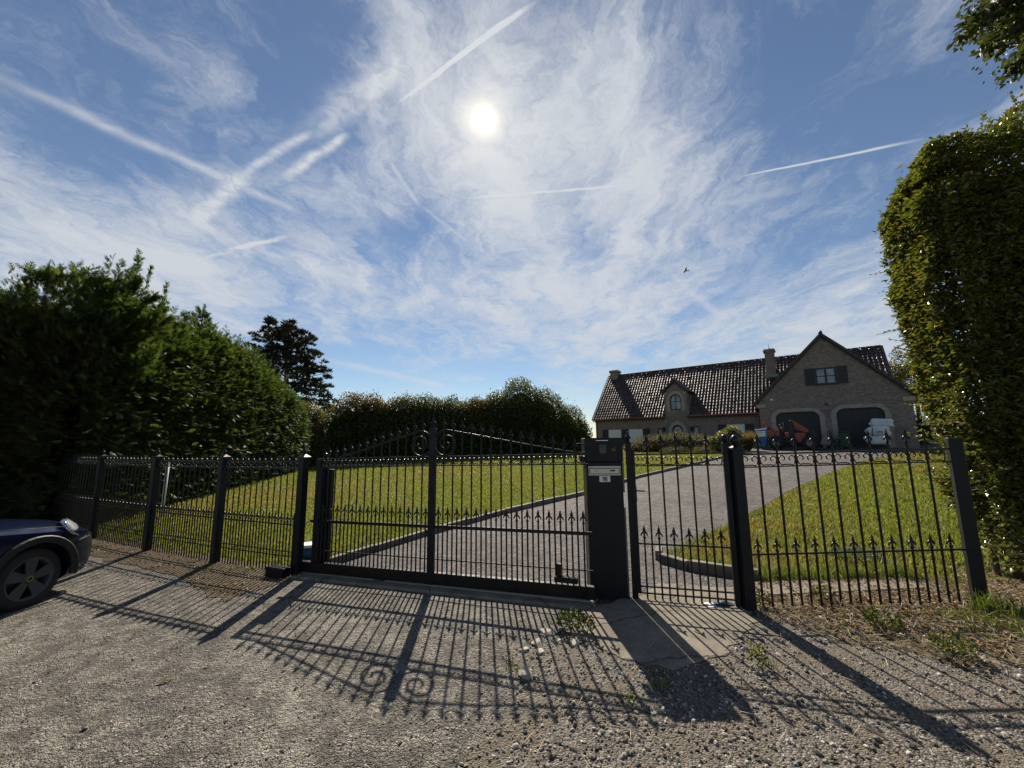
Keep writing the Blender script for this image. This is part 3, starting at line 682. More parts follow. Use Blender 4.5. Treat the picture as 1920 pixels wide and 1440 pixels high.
M_verge = mat('verge_tile_clay', 0.5, fn=noisy((0.028, 0.020, 0.018), (0.06, 0.040, 0.033), 5, 0.2, 40))
M_wood = mat('dark_stained_wood', 0.55, fn=noisy((0.012, 0.012, 0.014), (0.024, 0.022, 0.022), 4, 0.2, 50))
M_doorp = mat('dark_door_paint', 0.5, (0.012, 0.014, 0.022))
M_copper = mat('copper_pipe', 0.5, (0.24, 0.075, 0.045), 0.3)
M_zinc = mat('lead_flashing', 0.5, (0.20, 0.195, 0.19), 0.2)
def glass_fn(t, b):
    t.l.new(t.ramp(t.noise(t.coord('Object'), 1.8, 3), [(0.35, (0.05, 0.07, 0.09)), (0.65, (0.20, 0.23, 0.25))]), b.inputs['Base Color'])
M_glass = mat('window_glass', 0.06, fn=glass_fn, spec=1.0)
M_roller = mat('white_roller_shutter', 0.5, (0.80, 0.80, 0.80))
M_curtain = mat('pale_curtain', 0.8, (0.45, 0.46, 0.46))

house = empty('brick_house', tuple(J), -HA)
tag(house, 'long brown brick house with steep tiled roof and two arched garage doors', 'house')

def wall(name, poly, holes, y0, y1, m=M_brick, reveal=0.14):
    """upright wall in the x,z plane with rectangular holes and reveals; y0 is its outer face"""
    bm = bmesh.new(); bm.faces.new([bm.verts.new((p[0], y0, p[1])) for p in poly])
    for (a, b, c, d) in holes:
        for co, no in (((a, 0, 0), (1, 0, 0)), ((b, 0, 0), (1, 0, 0)), ((0, 0, c), (0, 0, 1)), ((0, 0, d), (0, 0, 1))):
            bmesh.ops.bisect_plane(bm, geom=bm.verts[:] + bm.edges[:] + bm.faces[:], plane_co=co, plane_no=no)
    kill = [f for f in bm.faces if any(a < f.calc_center_median().x < b and c < f.calc_center_median().z < d for a, b, c, d in holes)]
    bmesh.ops.delete(bm, geom=kill, context='FACES')
    for f in bm.faces:
        if f.normal.y > 0: f.normal_flip()
    for (a, b, c, d) in holes:
        for q in (((a, c), (a, d)), ((b, d), (b, c)), ((a, d), (b, d)), ((b, c), (a, c))):
            bm.faces.new([bm.verts.new(p) for p in ((q[0][0], y0, q[0][1]), (q[0][0], y0 + reveal, q[0][1]), (q[1][0], y0 + reveal, q[1][1]), (q[1][0], y0, q[1][1]))])
    # sides and back
    n = len(poly)
    for i in range(n):
        p, q = poly[i], poly[(i + 1) % n]
        bm.faces.new([bm.verts.new(v) for v in ((p[0], y0, p[1]), (q[0], y0, q[1]), (q[0], y1, q[1]), (p[0], y1, p[1]))])
    bm.faces.new([bm.verts.new((p[0], y1, p[1])) for p in poly])
    me = bpy.data.meshes.new(name); bm.to_mesh(me); bm.free()
    return link(name, me, m, house)
GZ = -1.3
EZ, RZ, RV = 2.36, 6.72, 3.74            # eaves height, ridge height, ridge depth
UL, UR = -12.2, 7.3
SLOPE = (RZ - EZ) / (RV + 0.28)
def roof_z(v): return EZ + SLOPE * (v + 0.28)
DL, DR, DC, DA = -6.22, -4.52, -5.37, 5.02   # entrance bay: left, right, middle, wall apex
main_holes = [(-11.06, -9.90, 0.22, 1.45), (-9.28, -8.08, 0.22, 1.45), (-6.86, -6.50, 0.76, 1.48), (-4.20, -3.80, 0.82, 1.55), (-1.95, -0.80, 0.30, 1.60), (-5.80, -4.94, -1.25, 1.70), (-5.80, -4.95, 2.88, 4.10)]
mw = wall('front_wall', [(UL, GZ), (0.22, GZ), (0.22, 2.5), (DR, 2.5), (DR, 4.32), (DC, DA), (DL, 4.32), (DL, 2.5), (UL, 2.5)], main_holes, 0.0, 0.28)
side = MB().prism([(0.28, GZ), (6.6, GZ), (6.6, 2.3), (RV, RZ - 0.15), (0.28, roof_z(0.28) - 0.15)], UL, UL + 0.25, 'x').build('side_wall', M_brick, house)
MB().prism([(0.28, GZ), (6.6, GZ), (6.6, 2.3), (RV, RZ - 0.15), (0.28, roof_z(0.28) - 0.15)], UR - 0.5, UR - 0.25, 'x').build('side_wall', M_brick, house)
MB().box(UL + .25, 6.35, GZ, UR - .5, 6.6, 2.3).build('rear_wall', M_brick, house)

def tiled_slope(name, origin, right, up, W, Lh, cell_w=0.225, cell_l=0.335, clip=None, parent=house):
    """pantiles: a rolled wave across, every course stepped over the one below"""
    o = np.array(origin, float); r = np.array(right, float); u = np.array(up, float); n = np.cross(r, u); n /= np.linalg.norm(n)
    nc, nr = max(1, round(W / cell_w)), max(1, round(Lh / cell_l)); cw, cl = W / nc, Lh / nr
    prof = [(0.0, 0.0), (0.16, 0.034), (0.34, 0.046), (0.52, 0.030), (0.66, 0.006), (0.84, -0.004), (1.0, 0.0)]
    V = []; Fc = []; rn = []
    for j in range(nr):
        for i in range(nc):
            jig = rng.normal(0, 0.007); rv = rng.random()
            cx, cy = (i + .5) * cw, (j + .5) * cl
            if clip is not None and not clip(cx, cy): continue
            b = len(V)
            for t, h in prof:
                x = (i + t) * cw
                V.append(o + r * x + u * (j * cl - 0.03) + n * (h + 0.034 + jig)); V.append(o + r * x + u * ((j + 1) * cl) + n * (h + 0.002))
                V.append(o + r * x + u * (j * cl - 0.03) + n * (h + 0.008))
            k = len(prof)
            for q in range(k - 1):
                Fc.append((b + 3 * q, b + 3 * q + 3, b + 3 * q + 4, b + 3 * q + 1)); rn.append(rv)
                Fc.append((b + 3 * q + 2, b + 3 * q + 5, b + 3 * q + 3, b + 3 * q)); rn.append(rv)
    return tag(link(name, fast_mesh(name, np.array(V), np.array(Fc), M_tile, rnd=np.array(rn)), None, parent), kind='stuff')
sl = np.array([0, RV + 0.28, RZ - EZ]); SLEN = float(np.linalg.norm(sl)); sl = sl / SLEN
# roof boards under the tiles, cut round the entrance bay
def slope_board(name, u0, u1, v0, v1, th=0.12):
    a = np.array([0, -SLOPE, 1.0]); a /= np.linalg.norm(a)
    q = [(u0, v0, roof_z(v0)), (u1, v0, roof_z(v0)), (u1, v1, roof_z(v1)), (u0, v1, roof_z(v1))]
    low = [tuple(np.array(p) - a * th) for p in q]
    return MB().add(low + q, [(0, 3, 2, 1), (4, 5, 6, 7), (0, 1, 5, 4), (1, 2, 6, 5), (2, 3, 7, 6), (3, 0, 4, 7)]).build(name, M_wood, house)
OV = 0.28
slope_board('roof_board', UL - 0.12, DL - 0.02, -OV, RV); slope_board('roof_board', DR + 0.02, 0.20, -OV, RV); slope_board('roof_board', DL - 0.02, DR + 0.02, 0.3, RV); slope_board('roof_board', 0.2, UR, 0.9, RV)
rb = MB().add([(UL - .12, RV, RZ), (UR, RV, RZ), (UR, 6.95, 2.2), (UL - .12, 6.95, 2.2), (UL - .12, RV, RZ - .14), (UR, RV, RZ - .14), (UR, 6.95, 2.06), (UL - .12, 6.95, 2.06)], [(0, 1, 2, 3), (7, 6, 5, 4), (0, 3, 7, 4), (1, 5, 6, 2), (3, 2, 6, 7), (0, 4, 5, 1)]).build('rear_roof', M_verge, house)
DE = 4.28                                   # entrance gable eaves height
DSL = (5.25 - DE) / (DC - DL + 0.2)
def clipm(x, y):
    u = UL - 0.12 + x; v = -OV + y / SLEN * (RV + OV); z = roof_z(v)
    if DL - 0.05 < u < DR + 0.05 and z < 5.2 - abs(u - DC) * DSL + 0.1 - 0.25: return False
    if DL - 0.02 < u < DR + 0.02 and z < 4.3: return False
    if u > 0.05:                            # behind the garage gable roof
        return z > 7.22 - abs(u - 4.0) * 1.045 - 0.25
    return True
tiled_slope('roof_tiles', (UL - 0.12, -OV, EZ), (1, 0, 0), sl, UR - UL + 0.12, SLEN, clip=clipm)
M_ridge = M_verge
def ridge_run(p, q, n, r=0.11, name='ridge_tile'):
    p, q = np.array(p, float), np.array(q, float); d = (q - p) / n; a = math.atan2(d[1], d[0])
    arc = [(r * math.cos(t), r * math.sin(t)) for t in np.linspace(-0.25, PI + 0.25, 8)]; L = float(np.linalg.norm(d))
    m = MB(); out = []
    for x, k in ((0.0, 1.0), (L - 0.03, 0.93)): out.append([(x, c[0] * k, c[1] * k) for c in arc])
    m.grid(out, True); m.grid([[(-0.002, c[0], c[1]) for c in arc], [(-0.002, c[0] * .86, c[1] * .86) for c in arc]], False)
    me = m.mesh(name, M_ridge)
    for k in range(n):
        o = link(name, me, None, house); o.location = tuple(p + d * k); o.rotation_euler = (random.gauss(0, .02), -math.asin(d[2] / L), a)
ridge_run((UL - 0.12, RV, RZ + 0.0), (UR, RV, RZ + 0.0), 50)
vt = MB().box(-0.09, -0.02, -0.10, 0.07, 0.36, 0.045).mesh('verge_tile', M_verge)
def verge_run(p, q, n, yaw_axis='v'):
    p, q = np.array(p, float), np.array(q, float); d = (q - p) / n; L = float(np.linalg.norm(d))
    X = Vector((1, 0, 0)) if yaw_axis == 'v' else Vector((0, 1, 0)); Y = Vector(tuple(d / L)); Z = X.cross(Y).normalized()
    if Z.z < 0: X = -X; Z = -Z
    for k in range(n):
        o = link('verge_tile', vt, None, house); M = Matrix((X, Y, Z)).transposed().to_4x4(); M.translation = Vector(tuple(p + d * k + np.array([0, 0, 0.02]))); o.matrix_local = M; o.scale = (1, L / 0.345, 1)
verge_run((UL - 0.14, -OV, EZ), (UL - 0.14, RV, RZ), 17); verge_run((UR, 0.9, roof_z(0.9)), (UR, RV, RZ), 10)
# gutters, fascia, pipes
for a, b in ((UL - 0.15, DL - 0.02), (DR + 0.02, 0.18)):
    MB().prism([(-0.40, EZ + 0.02), (-0.40, EZ - 0.05), (-0.36, EZ - 0.09), (-0.31, EZ - 0.09), (-0.285, EZ - 0.05), (-0.285, EZ + 0.0)], a, b, 'x').build('gutter', M_copper, house)
    MB().box(a, -0.285, EZ - 0.17, b, -0.005, EZ - 0.10).build('soffit', M_wood, house)
MB().tube([(UL + 0.1, -0.33, EZ - 0.08), (UL + 0.1, -0.10, EZ - 0.35), (UL + 0.1, -0.07, EZ - 0.5), (UL + 0.1, -0.07, GZ)], 0.045, 8).build('downpipe', M_copper, house)
MB().tube([(0.13, -0.33, EZ - 0.08), (0.13, -0.10, EZ - 0.3), (0.13, -0.07, EZ - 0.45), (0.13, -0.07, -0.3)], 0.05, 8).build('downpipe', M_copper, house)

# chimneys
def chimney(u0, u1, v0, v1, z0, z1):
    c = MB().box(u0, v0, z0, u1, v1, z1 - 0.22).build('chimney', M_brick, house)
    MB().box(u0 - .08, v0 - .08, z1 - .22, u1 + .08, v1 + .08, z1 - .08).build('corbel', M_brick, c, bevel=0.01)
    MB().box(u0 - .04, v0 - .04, z1 - .08, u1 + .04, v1 + .04, z1).build('cap', M_zinc, c, bevel=0.01)
    return c
c1 = chimney(-12.05, -11.35, RV - 0.45, RV + 0.35, 5.6, 7.2)
c2 = chimney(0.66, 1.26, 2.10, 2.72, 4.8, 7.18)
MB().tube([(0.96, 2.4, 7.16), (0.96, 2.4, 7.58)], 0.02, 6).lathe([(0.06, 7.17), (0.06, 7.28)], 8, c=(0.96, 2.4, 0)).build('vent_rod', M_zinc, c2)
MB().box(0.50, 1.96, 5.03, 1.42, 2.0, 5.26).build('flashing', M_zinc, c2)

# entrance gable roof
def gable_slopes(name, uc, zt, half, zlow, v0, v1, th=0.14):
    for s in (-1, 1):
        a = (uc, zt); b = (uc + s * half, zlow); d = np.array([b[0] - a[0], b[1] - a[1]]); d /= np.linalg.norm(d); n = np.array([-d[1], d[0]]) * (1 if -d[1] * 0 + d[0] * s > 0 else -1)
        if n[1] > 0: n = -n
        MB().prism([a, b, (b[0] + n[0] * th, b[1] + n[1] * th), (a[0], a[1] - th * 1.3)], v0, v1, 'y').build(name, M_wood, house)
HE = DC - DL + 0.22
gable_slopes('entrance_roof', DC, 5.22, HE, 5.22 - HE * DSL, -0.14, 2.4)
for s in (-1, 1):
    d = np.array([s * HE, 0, -HE * DSL]); L = float(np.linalg.norm(d))
    if s < 0: tiled_slope('entrance_roof_tiles', (DC - HE, 2.3, 5.22 - HE * DSL + .0), (0, -1, 0), tuple(-d / L), 2.36, L)
    else: tiled_slope('entrance_roof_tiles', (DC + HE, -0.1, 5.22 - HE * DSL + .0), (0, 1, 0), tuple(-d / L), 2.36, L)
    verge_run((DC + s * HE, -0.14, 5.22 - HE * DSL + .01), (DC, -0.14, 5.24), 5, 'u')
ridge_run((DC, -0.18, 5.24), (DC, 2.2, 5.24), 6, 0.09)
for u in (DL, DR): MB().box(u - (0 if u == DL else .18), 0.28, 2.4, u + (.18 if u == DL else 0), 1.9, 4.35).build('cheek_wall', M_brick, house)
MB().add([(DR + .004, -OV + .05, EZ + .08), (DR + .16, -OV + .05, EZ + .09), (DR + .16, 1.3, roof_z(1.3) + .10), (DR + .004, 1.3, roof_z(1.3) + .1), (DR + .004, -OV + .05, EZ + .02), (DR + .16, -OV + .05, EZ + .02), (DR + .16, 1.3, roof_z(1.3) + .02), (DR + .004, 1.3, roof_z(1.3) + .02)], [(0, 1, 2, 3), (0, 4, 5, 1), (1, 5, 6, 2), (3, 2, 6, 7)]).build('flashing', M_zinc, house)
for x0, x1 in ((DL - .03, DL + .26), (DR - .26, DR + .03)): MB().box(x0, -0.05, 4.06, x1, 0.0, 4.27).build('kneeler_stone', M_stone, house, bevel=0.01)

def arch(u0, u1, zs, zt, n=14, zb=None, k=1.0):
    """outline up the left jamb, round the arch, down the right jamb"""
    c = (u0 + u1) / 2; a = (u1 - u0) / 2
    pts = [(u0, zb)] if zb is not None else []
    pts += [(c - a * math.cos(t), zs + (zt - zs) * math.sin(t)) for t in np.linspace(0, PI, n)]
    if zb is not None: pts += [(u1, zb)]
    return pts
def basket(u0, u1, zt, r, zb, n=6):
    """flat lintel with rounded corners"""
    return [(u0, zb)] + [(u0 + r - r * math.cos(t), zt - r + r * math.sin(t)) for t in np.linspace(0, PI / 2, n)] + [(u1 - r + r * math.sin(t), zt - r + r * math.cos(t)) for t in np.linspace(0, PI / 2, n)] + [(u1, zb)]
def surround(name, outer, inner, y0, y1, parent=house, m=M_stone): return MB().ring(outer, inner, y0, y1).build(name, m, parent)
# entrance door
surround('door_surround', arch(-6.08, -4.66, 1.12, 1.98, 16, -0.95), arch(-5.80, -4.94, 1.16, 1.70, 16, -0.95), -0.03, 0.12)
surround('hood_mould', arch(-6.17, -4.57, 1.12, 2.08, 16), arch(-6.085, -4.655, 1.12, 1.985, 16), -0.06, 0.02, m=M_brick)
dr = MB().prism(arch(-5.78, -4.96, 1.15, 1.68, 14, -1.0), 0.09, 0.13).build('front_door', M_wood, house)
MB().prism(arch(-5.68, -5.06, 1.14, 1.56, 14), 0.075, 0.088).build('fan_light', M_curtain, dr)
fb = MB()
for t in (0.0, 0.28, 0.5, 0.72, 1.0): fb.tube([(-5.37, 0.072, 1.13), (-5.37 - 0.34 * math.cos(PI * t), 0.072, 1.13 + 0.45 * math.sin(PI * t))], 0.018, 4)
fb.build('fan_bars', M_wood, dr)
for x in (-5.64, -5.30): MB().box(x, 0.078, 0.1, x + .28, 0.089, 0.95).build('door_panel', M_wood, dr, bevel=0.01)
MB().tube([(-5.08, 0.05, 0.15), (-5.08, 0.05, 0.5)], 0.02, 6).build('handle', M_zinc, dr)
for x in (-6.34, -4.30):
    l = MB().lathe([(0.0, 1.17), (0.05, 1.20), (0.08, 1.42), (0.10, 1.44), (0.02, 1.54), (0, 1.55)], 8, c=(x, -0.14, 0)).box(x - .02, -0.14, 1.5, x + .02, 0, 1.53).build('wall_lantern', M_black, house)
# entrance gable window
surround('window_surround', arch(-6.06, -4.70, 3.56, 4.36, 14, 2.76), arch(-5.80, -4.95, 3.66, 4.10, 14, 2.76), -0.03, 0.12)
wf = surround('arched_window', arch(-5.80, -4.95, 3.66, 4.10, 14, 2.88), arch(-5.73, -5.02, 3.66, 4.03, 14, 2.88), 0.06, 0.12, m=M_wood)
MB().box(-5.80, 0.06, 2.86, -4.95, 0.12, 2.95).box(-5.40, 0.05, 2.95, -5.35, 0.11, 4.05).box(-5.74, 0.052, 3.48, -5.02, 0.108, 3.53).build('glazing_bars', M_wood, wf)
for (a, b) in ((-5.73, -5.40), (-5.35, -5.02)):
    MB().box(a, 0.085, 2.95, b, 0.095, 3.48).build('pane', M_glass, wf)
    o_ = [(a, 3.53), (b, 3.53)] + ([(b, 4.02), (a + 0.16, 3.96), (a, 3.72)] if a < -5.5 else [(b, 3.72), (b - 0.16, 3.96), (a, 4.02)])
    MB().prism(o_, 0.085, 0.095).build('pane', M_glass, wf)
# ground floor windows with closed roller shutters and side shutters
def slat_panel(name, u0, u1, z0, z1, y0, y1, m, parent):
    b = MB().box(u0, y0, z0, u1, y1, z1).build(name, m, parent, bevel=0.008)
    return b
def shutter(u0, u1, z0, z1, y=-0.045):
    s = MB().box(u0, y, z0, u1, -0.004, z1).build('shutter', M_wood, house, bevel=0.006)
    n = max(2, round((u1 - u0) / 0.13))
    for k in range(n):
        w_ = (u1 - u0 - 0.02) / n; MB().box(u0 + 0.01 + w_ * k + 0.006, y - 0.012, z0 + 0.02, u0 + 0.01 + w_ * (k + 1) - 0.006, y + 0.001, z1 - 0.02).build('board', M_wood, s)
    for z in (z0 + 0.18, z1 - 0.22): MB().box(u0 + 0.015, y - 0.026, z, u1 - 0.015, y - 0.0125, z + 0.07).build('batten', M_wood, s)
    return s
def roller_window(a, b, z0, z1):
    f = MB().ring([(a, z0), (a, z1), (b, z1), (b, z0), (a, z0)], [(a + .05, z0 + .05), (a + .05, z1 - .05), (b - .05, z1 - .05), (b - .05, z0 + .05), (a + .05, z0 + .05)], 0.05, 0.12).build('window', M_roller, house)
    n = 16; h = (z1 - z0 - 0.06) / n; sm = MB()
    for k in range(n): sm.box(a + .03, 0.03, z0 + .03 + h * k, b - .03, 0.055, z0 + .03 + h * (k + 1) - 0.008)
    tag(sm.build('roller_shutter', M_roller, f, fixn=False), kind='stuff')
    MB().box(a - .05, -0.05, z0 - .07, b + .05, 0.10, z0).build('sill', M_stone, f, bevel=0.008)
for h in (main_holes[0], main_holes[1], main_holes[4]): roller_window(*h)
for a, b in ((-11.58, -11.08), (-9.88, -9.30), (-8.06, -7.50)): shutter(a, b, 0.20, 1.47)
for a, b in ((-2.50, -1.97), (-0.78, -0.26)): shutter(a, b, 0.28, 1.62)
for h in (main_holes[2], main_holes[3]):
    a, b, z0, z1 = h
    f = MB().ring([(a, z0), (a, z1), (b, z1), (b, z0), (a, z0)], [(a + .07, z0 + .08), (a + .07, z1 - .08), (b - .07, z1 - .08), (b - .07, z0 + .08), (a + .07, z0 + .08)], -0.02, 0.10).build('narrow_window', M_wood, house)
    MB().box(a + .07, 0.05, z0 + .08, b - .07, 0.06, z1 - .08).build('pane', M_curtain, f)

# ---- garage wing
GV = -0.60; GL0, GR0 = 0.22, 7.78; GAU, GAZ = 4.0, 6.98
gar_holes = [(1.12, 3.45, -0.6, 2.27), (4.30, 6.53, -0.6, 2.36), (3.49, 4.53, 3.95, 5.0)]
ksl = (7.19 - 2.92) / 4.06
zw = lambda u: 7.19 - 0.19 - abs(u - GAU) * ksl
wall('garage_wall', [(GL0, -0.9), (GR0, -0.9), (GR0, zw(GR0)), (GAU, zw(GAU)), (GL0, zw(GL0))], gar_holes, GV, GV + 0.3)
MB().box(GL0, GV + 0.3, -0.9, GL0 + 0.25, 0.0, zw(GL0) - .05).build('garage_side_wall', M_brick, house)
MB().box(GR0 - 0.25, GV + 0.3, -0.9, GR0, 6.6, zw(GR0) - .05).build('garage_side_wall', M_brick, house)
gable_slopes('garage_roof', GAU, 7.17, 4.10, 7.17 - 4.10 * ksl, GV - 0.16, 6.3)
for s in (-1, 1):
    d = np.array([s * 4.10, 0, -4.10 * ksl]); L = float(np.linalg.norm(d)); z0 = 7.17 - 4.10 * ksl
    if s < 0: tiled_slope('garage_roof_tiles', (GAU - 4.10, 2.6, z0), (0, -1, 0), tuple(-d / L), 2.6 - GV + 0.1, L)
    else: tiled_slope('garage_roof_tiles', (GAU + 4.10, GV - 0.1, z0), (0, 1, 0), tuple(-d / L), 6.2, L)
    verge_run((GAU + s * 4.12, GV - 0.16, z0), (GAU, GV - 0.16, 7.20), 17, 'u')
ridge_run((GAU, GV - 0.22, 7.19), (GAU, 6.3, 7.19), 17)
MB().lathe([(0.0, 7.42), (0.08, 7.37), (0.11, 7.26), (0.09, 7.18)], 10, c=(GAU, GV - 0.2, 0)).build('ridge_cap', M_verge, house)
for s in (-1, 1):
    x0 = GAU + s * 3.38; x1 = GAU + s * 3.86; x2 = GAU + s * 4.08
    pl_ = [(x0, 2.62), (x1, 2.62), (x2, 2.86), (x2, 2.90), (x0, 2.90)]
    MB().prism(pl_ if s > 0 else pl_[::-1], GV - 0.09, GV + 0.02).build('kneeler_stone', M_stone, house, bevel=0.008)
for (a, b, zb_, zt_) in ((1.12, 3.45, -0.35, 2.27), (4.30, 6.53, -0.35, 2.36)):
    surround('garage_surround', basket(a - .27, b + .27, zt_ + .25, .68, zb_, 8), basket(a, b, zt_, .42, zb_, 8), GV - 0.03, GV + 0.14)
    surround('hood_mould', basket(a - .36, b + .36, zt_ + .34, .76, zt_ - .42, 8), basket(a - .275, b + .275, zt_ + .255, .685, zt_ - .42, 8), GV - 0.055, GV + 0.02, m=M_brick)
    for x, e in ((a - .27, -.08), (b + .27, .08)):
        for z in (zt_ - .50, zt_ - 1.25): MB().box(min(x, x + e), GV - 0.028, z, max(x, x + e), GV + 0.02, z + 0.13).build('quoin', M_stone, house, bevel=0.006)
    d = MB().prism(basket(a, b, zt_, .42, zb_, 8), GV + 0.16, GV + 0.20).build('garage_door', M_doorp, house)
    for k in range(9):
        w_ = (b - a - 0.12) / 9; x = a + 0.06 + w_ * k; top = zt_ - (0.22 if k in (0, 8) else 0.05)
        MB().box(x + 0.006, GV + 0.145, zb_ + 0.05, x + w_ - 0.006, GV + 0.161, top).build('door_board', M_doorp, d)
f = MB().ring([(3.49, 3.95), (3.49, 5.0), (4.53, 5.0), (4.53, 3.95), (3.49, 3.95)], [(3.57, 4.03), (3.57, 4.92), (4.45, 4.92), (4.45, 4.03), (3.57, 4.03)], GV + 0.02, GV + 0.12).build('gable_window', M_wood, house)
MB().box(3.96, GV + .01, 4.03, 4.06, GV + .11, 4.92).build('mullion', M_wood, f)
for a, b in ((3.57, 3.96), (4.06, 4.45)):
    MB().box(a, GV + .03, 4.45, b, GV + .09, 4.50).build('glazing_bar', M_wood, f)
    for c, d in ((4.03, 4.45), (4.50, 4.92)): MB().box(a, GV + .055, c, b, GV + .065, d).build('pane', M_glass, f)
MB().box(3.40, GV - .05, 3.88, 4.62, GV + .1, 3.95).build('sill', M_wood, f)
for a, b in ((2.94, 3.47), (4.55, 5.08)):
    s = MB().box(a, GV - .045, 3.93, b, GV - .004, 5.02).build('shutter', M_wood, house, bevel=0.006)
    for k in range(4):
        w_ = (b - a - .02) / 4; MB().box(a + .01 + w_ * k + .006, GV - .057, 3.95, a + .01 + w_ * (k + 1) - .006, GV - .044, 5.0).build('board', M_wood, s)
    for z in (4.1, 4.78): MB().box(a + .015, GV - .071, z, b - .015, GV - .0575, z + .07).build('batten', M_wood, s)
MB().box(0.92, GV - .10, 3.10, 1.06, GV, 3.22).build('floodlight', M_roller, house, bevel=0.01)
MB().box(3.80, GV - .05, 2.60, 3.95, GV, 2.74).build('vent_grille', M_wood, house, bevel=0.01)

# ------------------------------------------------------------------ foliage makers
def fbm(P, f=1.0, seed=0):
    r = np.random.default_rng(seed + 100); P = np.asarray(P); o = np.zeros(len(P)); a = 1.0; tot = 0
    for k in range(4):
        for _ in range(3):
            d = unit(r.normal(size=(1, 3)))[0] * f * (2 ** k) * 2.1; o += a * np.sin(P @ d + r.uniform(0, 6.28)); tot += a * 0.75
        a *= 0.55
    return o / tot
def leaves(name, P, ax, nr, L, Wd, m, parent=None, tint=None, kind=None, simple=False):
    """one folded leaf per point: P base, ax direction, nr face normal"""
    n = len(P); ax = unit(ax); sd_ = unit(np.cross(ax, nr)); nn = np.cross(sd_, ax)
    L = np.broadcast_to(np.asarray(L, float), (n,))[:, None]; Wd = np.broadcast_to(np.asarray(Wd, float), (n,))[:, None]
    if simple:
        V = np.stack([P, P + ax * L * .5 + sd_ * Wd * .5 + nn * Wd * .12, P + ax * L, P + ax * L * .5 - sd_ * Wd * .5 + nn * Wd * .12], 1)
        F = np.arange(n)[:, None] * 4 + np.array([[0, 1, 2, 3]]); k = 1
    else:
        up = nn * Wd * 0.2
        V = np.stack([P, P + ax * L * .28 + sd_ * Wd * .46 + up, P + ax * L * .66 + sd_ * Wd * .40 + up, P + ax * L - nn * L * .08, P + ax * L * .66 - sd_ * Wd * .40 + up, P + ax * L * .28 - sd_ * Wd * .46 + up], 1)
        F = (np.arange(n)[:, None, None] * 6 + np.array([[[0, 1, 2, 3], [0, 3, 4, 5]]])).reshape(-1, 4); k = 2
    me = fast_mesh(name, V.reshape(-1, 3), F, m, rnd=np.repeat(rng.random(n), k), tint=None if tint is None else np.repeat(tint, k), smooth=False)
    o = link(name, me, None, parent)
    if kind: o['kind'] = kind
    return o
def sprays(name, P, ax, nr, L, m, parent=None, tint=None, kind=None):
    """flat scale-leaf frond: a stem and three pairs of side shoots"""
    n = len(P); ax = unit(ax); sd_ = unit(np.cross(ax, nr)); nn = np.cross(sd_, ax)
    L = np.broadcast_to(np.asarray(L, float), (n,))[:, None]; T = []
    def tri(t0, s0, t1, s1, w, droop):
        a = P + ax * L * t0 + sd_ * L * s0; b = P + ax * L * t1 + sd_ * L * s1 - nn * L * droop
        d = np.array([t1 - t0, s1 - s0]); d = d / np.linalg.norm(d); q = sd_ * L * d[0] * w - ax * L * d[1] * w
        T.append(np.stack([a + q, a - q, b], 1))
    tri(0, 0, 1, 0, .05, .12)
    for t, l in ((.12, .50), (.36, .42), (.60, .30)):
        for s in (1, -1): tri(t, 0, t + l * .80, s * l * .55, .065, .10)
    V = np.stack(T, 1); k = V.shape[1]
    me = fast_mesh(name, V.reshape(-1, 3), np.arange(n * k * 3).reshape(-1, 3), m, rnd=np.repeat(rng.random(n), k), tint=None if tint is None else np.repeat(tint, k))
    o = link(name, me, None, parent)
    if kind: o['kind'] = kind
    return o
def stem(parent, path, r0, r1, name='stem', m=None, n=7):
    return MB().tube(path, list(np.linspace(r0, r1, len(path))), n).build(name, m or M_bark, parent, fixn=False)
M_bark = mat('bark', 0.9, fn=noisy((0.045, 0.035, 0.026), (0.12, 0.10, 0.075), 7, 0.8, 35, bdist=0.02))
M_hbeam = leafmat('hornbeam_leaf', [(0, (0.065, 0.082, 0.013)), (0.35, (0.098, 0.115, 0.02)), (0.65, (0.135, 0.14, 0.027)), (0.85, (0.165, 0.145, 0.034)), (0.95, (0.11, 0.058, 0.022)), (1, (0.28, 0.19, 0.03))], 0.40, 0.30, 0.8, tcol=(1.25, 1.38, 0.65))
M_ley = leafmat('cypress_frond', [(0, (0.030, 0.060, 0.015)), (0.5, (0.048, 0.088, 0.021)), (0.85, (0.072, 0.112, 0.027)), (1, (0.105, 0.13, 0.036))], 0.45, 0.55, 0.4)
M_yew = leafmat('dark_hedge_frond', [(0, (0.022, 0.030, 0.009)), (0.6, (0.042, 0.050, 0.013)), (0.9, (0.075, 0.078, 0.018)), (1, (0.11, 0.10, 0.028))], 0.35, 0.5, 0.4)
M_pine = leafmat('pine_needles', [(0, (0.012, 0.016, 0.010)), (0.7, (0.022, 0.028, 0.016)), (1, (0.055, 0.05, 0.03))], 0.15, 0.6, 0.3)
M_laurel = leafmat('mixed_hedge_leaf', [(0, (0.035, 0.052, 0.013)), (0.6, (0.066, 0.088, 0.020)), (1, (0.11, 0.12, 0.03))], 0.42, 0.4, 0.5, tstops=[(0, (0.085, 0.045, 0.022)), (0.6, (0.12, 0.07, 0.03)), (1, (0.17, 0.12, 0.045))])
M_olive = leafmat('olive_leaf', [(0, (0.06, 0.066, 0.02)), (0.6, (0.10, 0.10, 0.032)), (1, (0.16, 0.14, 0.05))], 0.35, 0.4, 0.5)
M_broad = leafmat('tree_leaf', [(0, (0.026, 0.040, 0.010)), (0.7, (0.050, 0.066, 0.016)), (1, (0.085, 0.09, 0.024))], 0.35, 0.5, 0.25)
M_box = leafmat('clipped_bush_leaf', [(0, (0.012, 0.020, 0.008)), (1, (0.032, 0.046, 0.016))], 0.2, 0.5, 0.4)
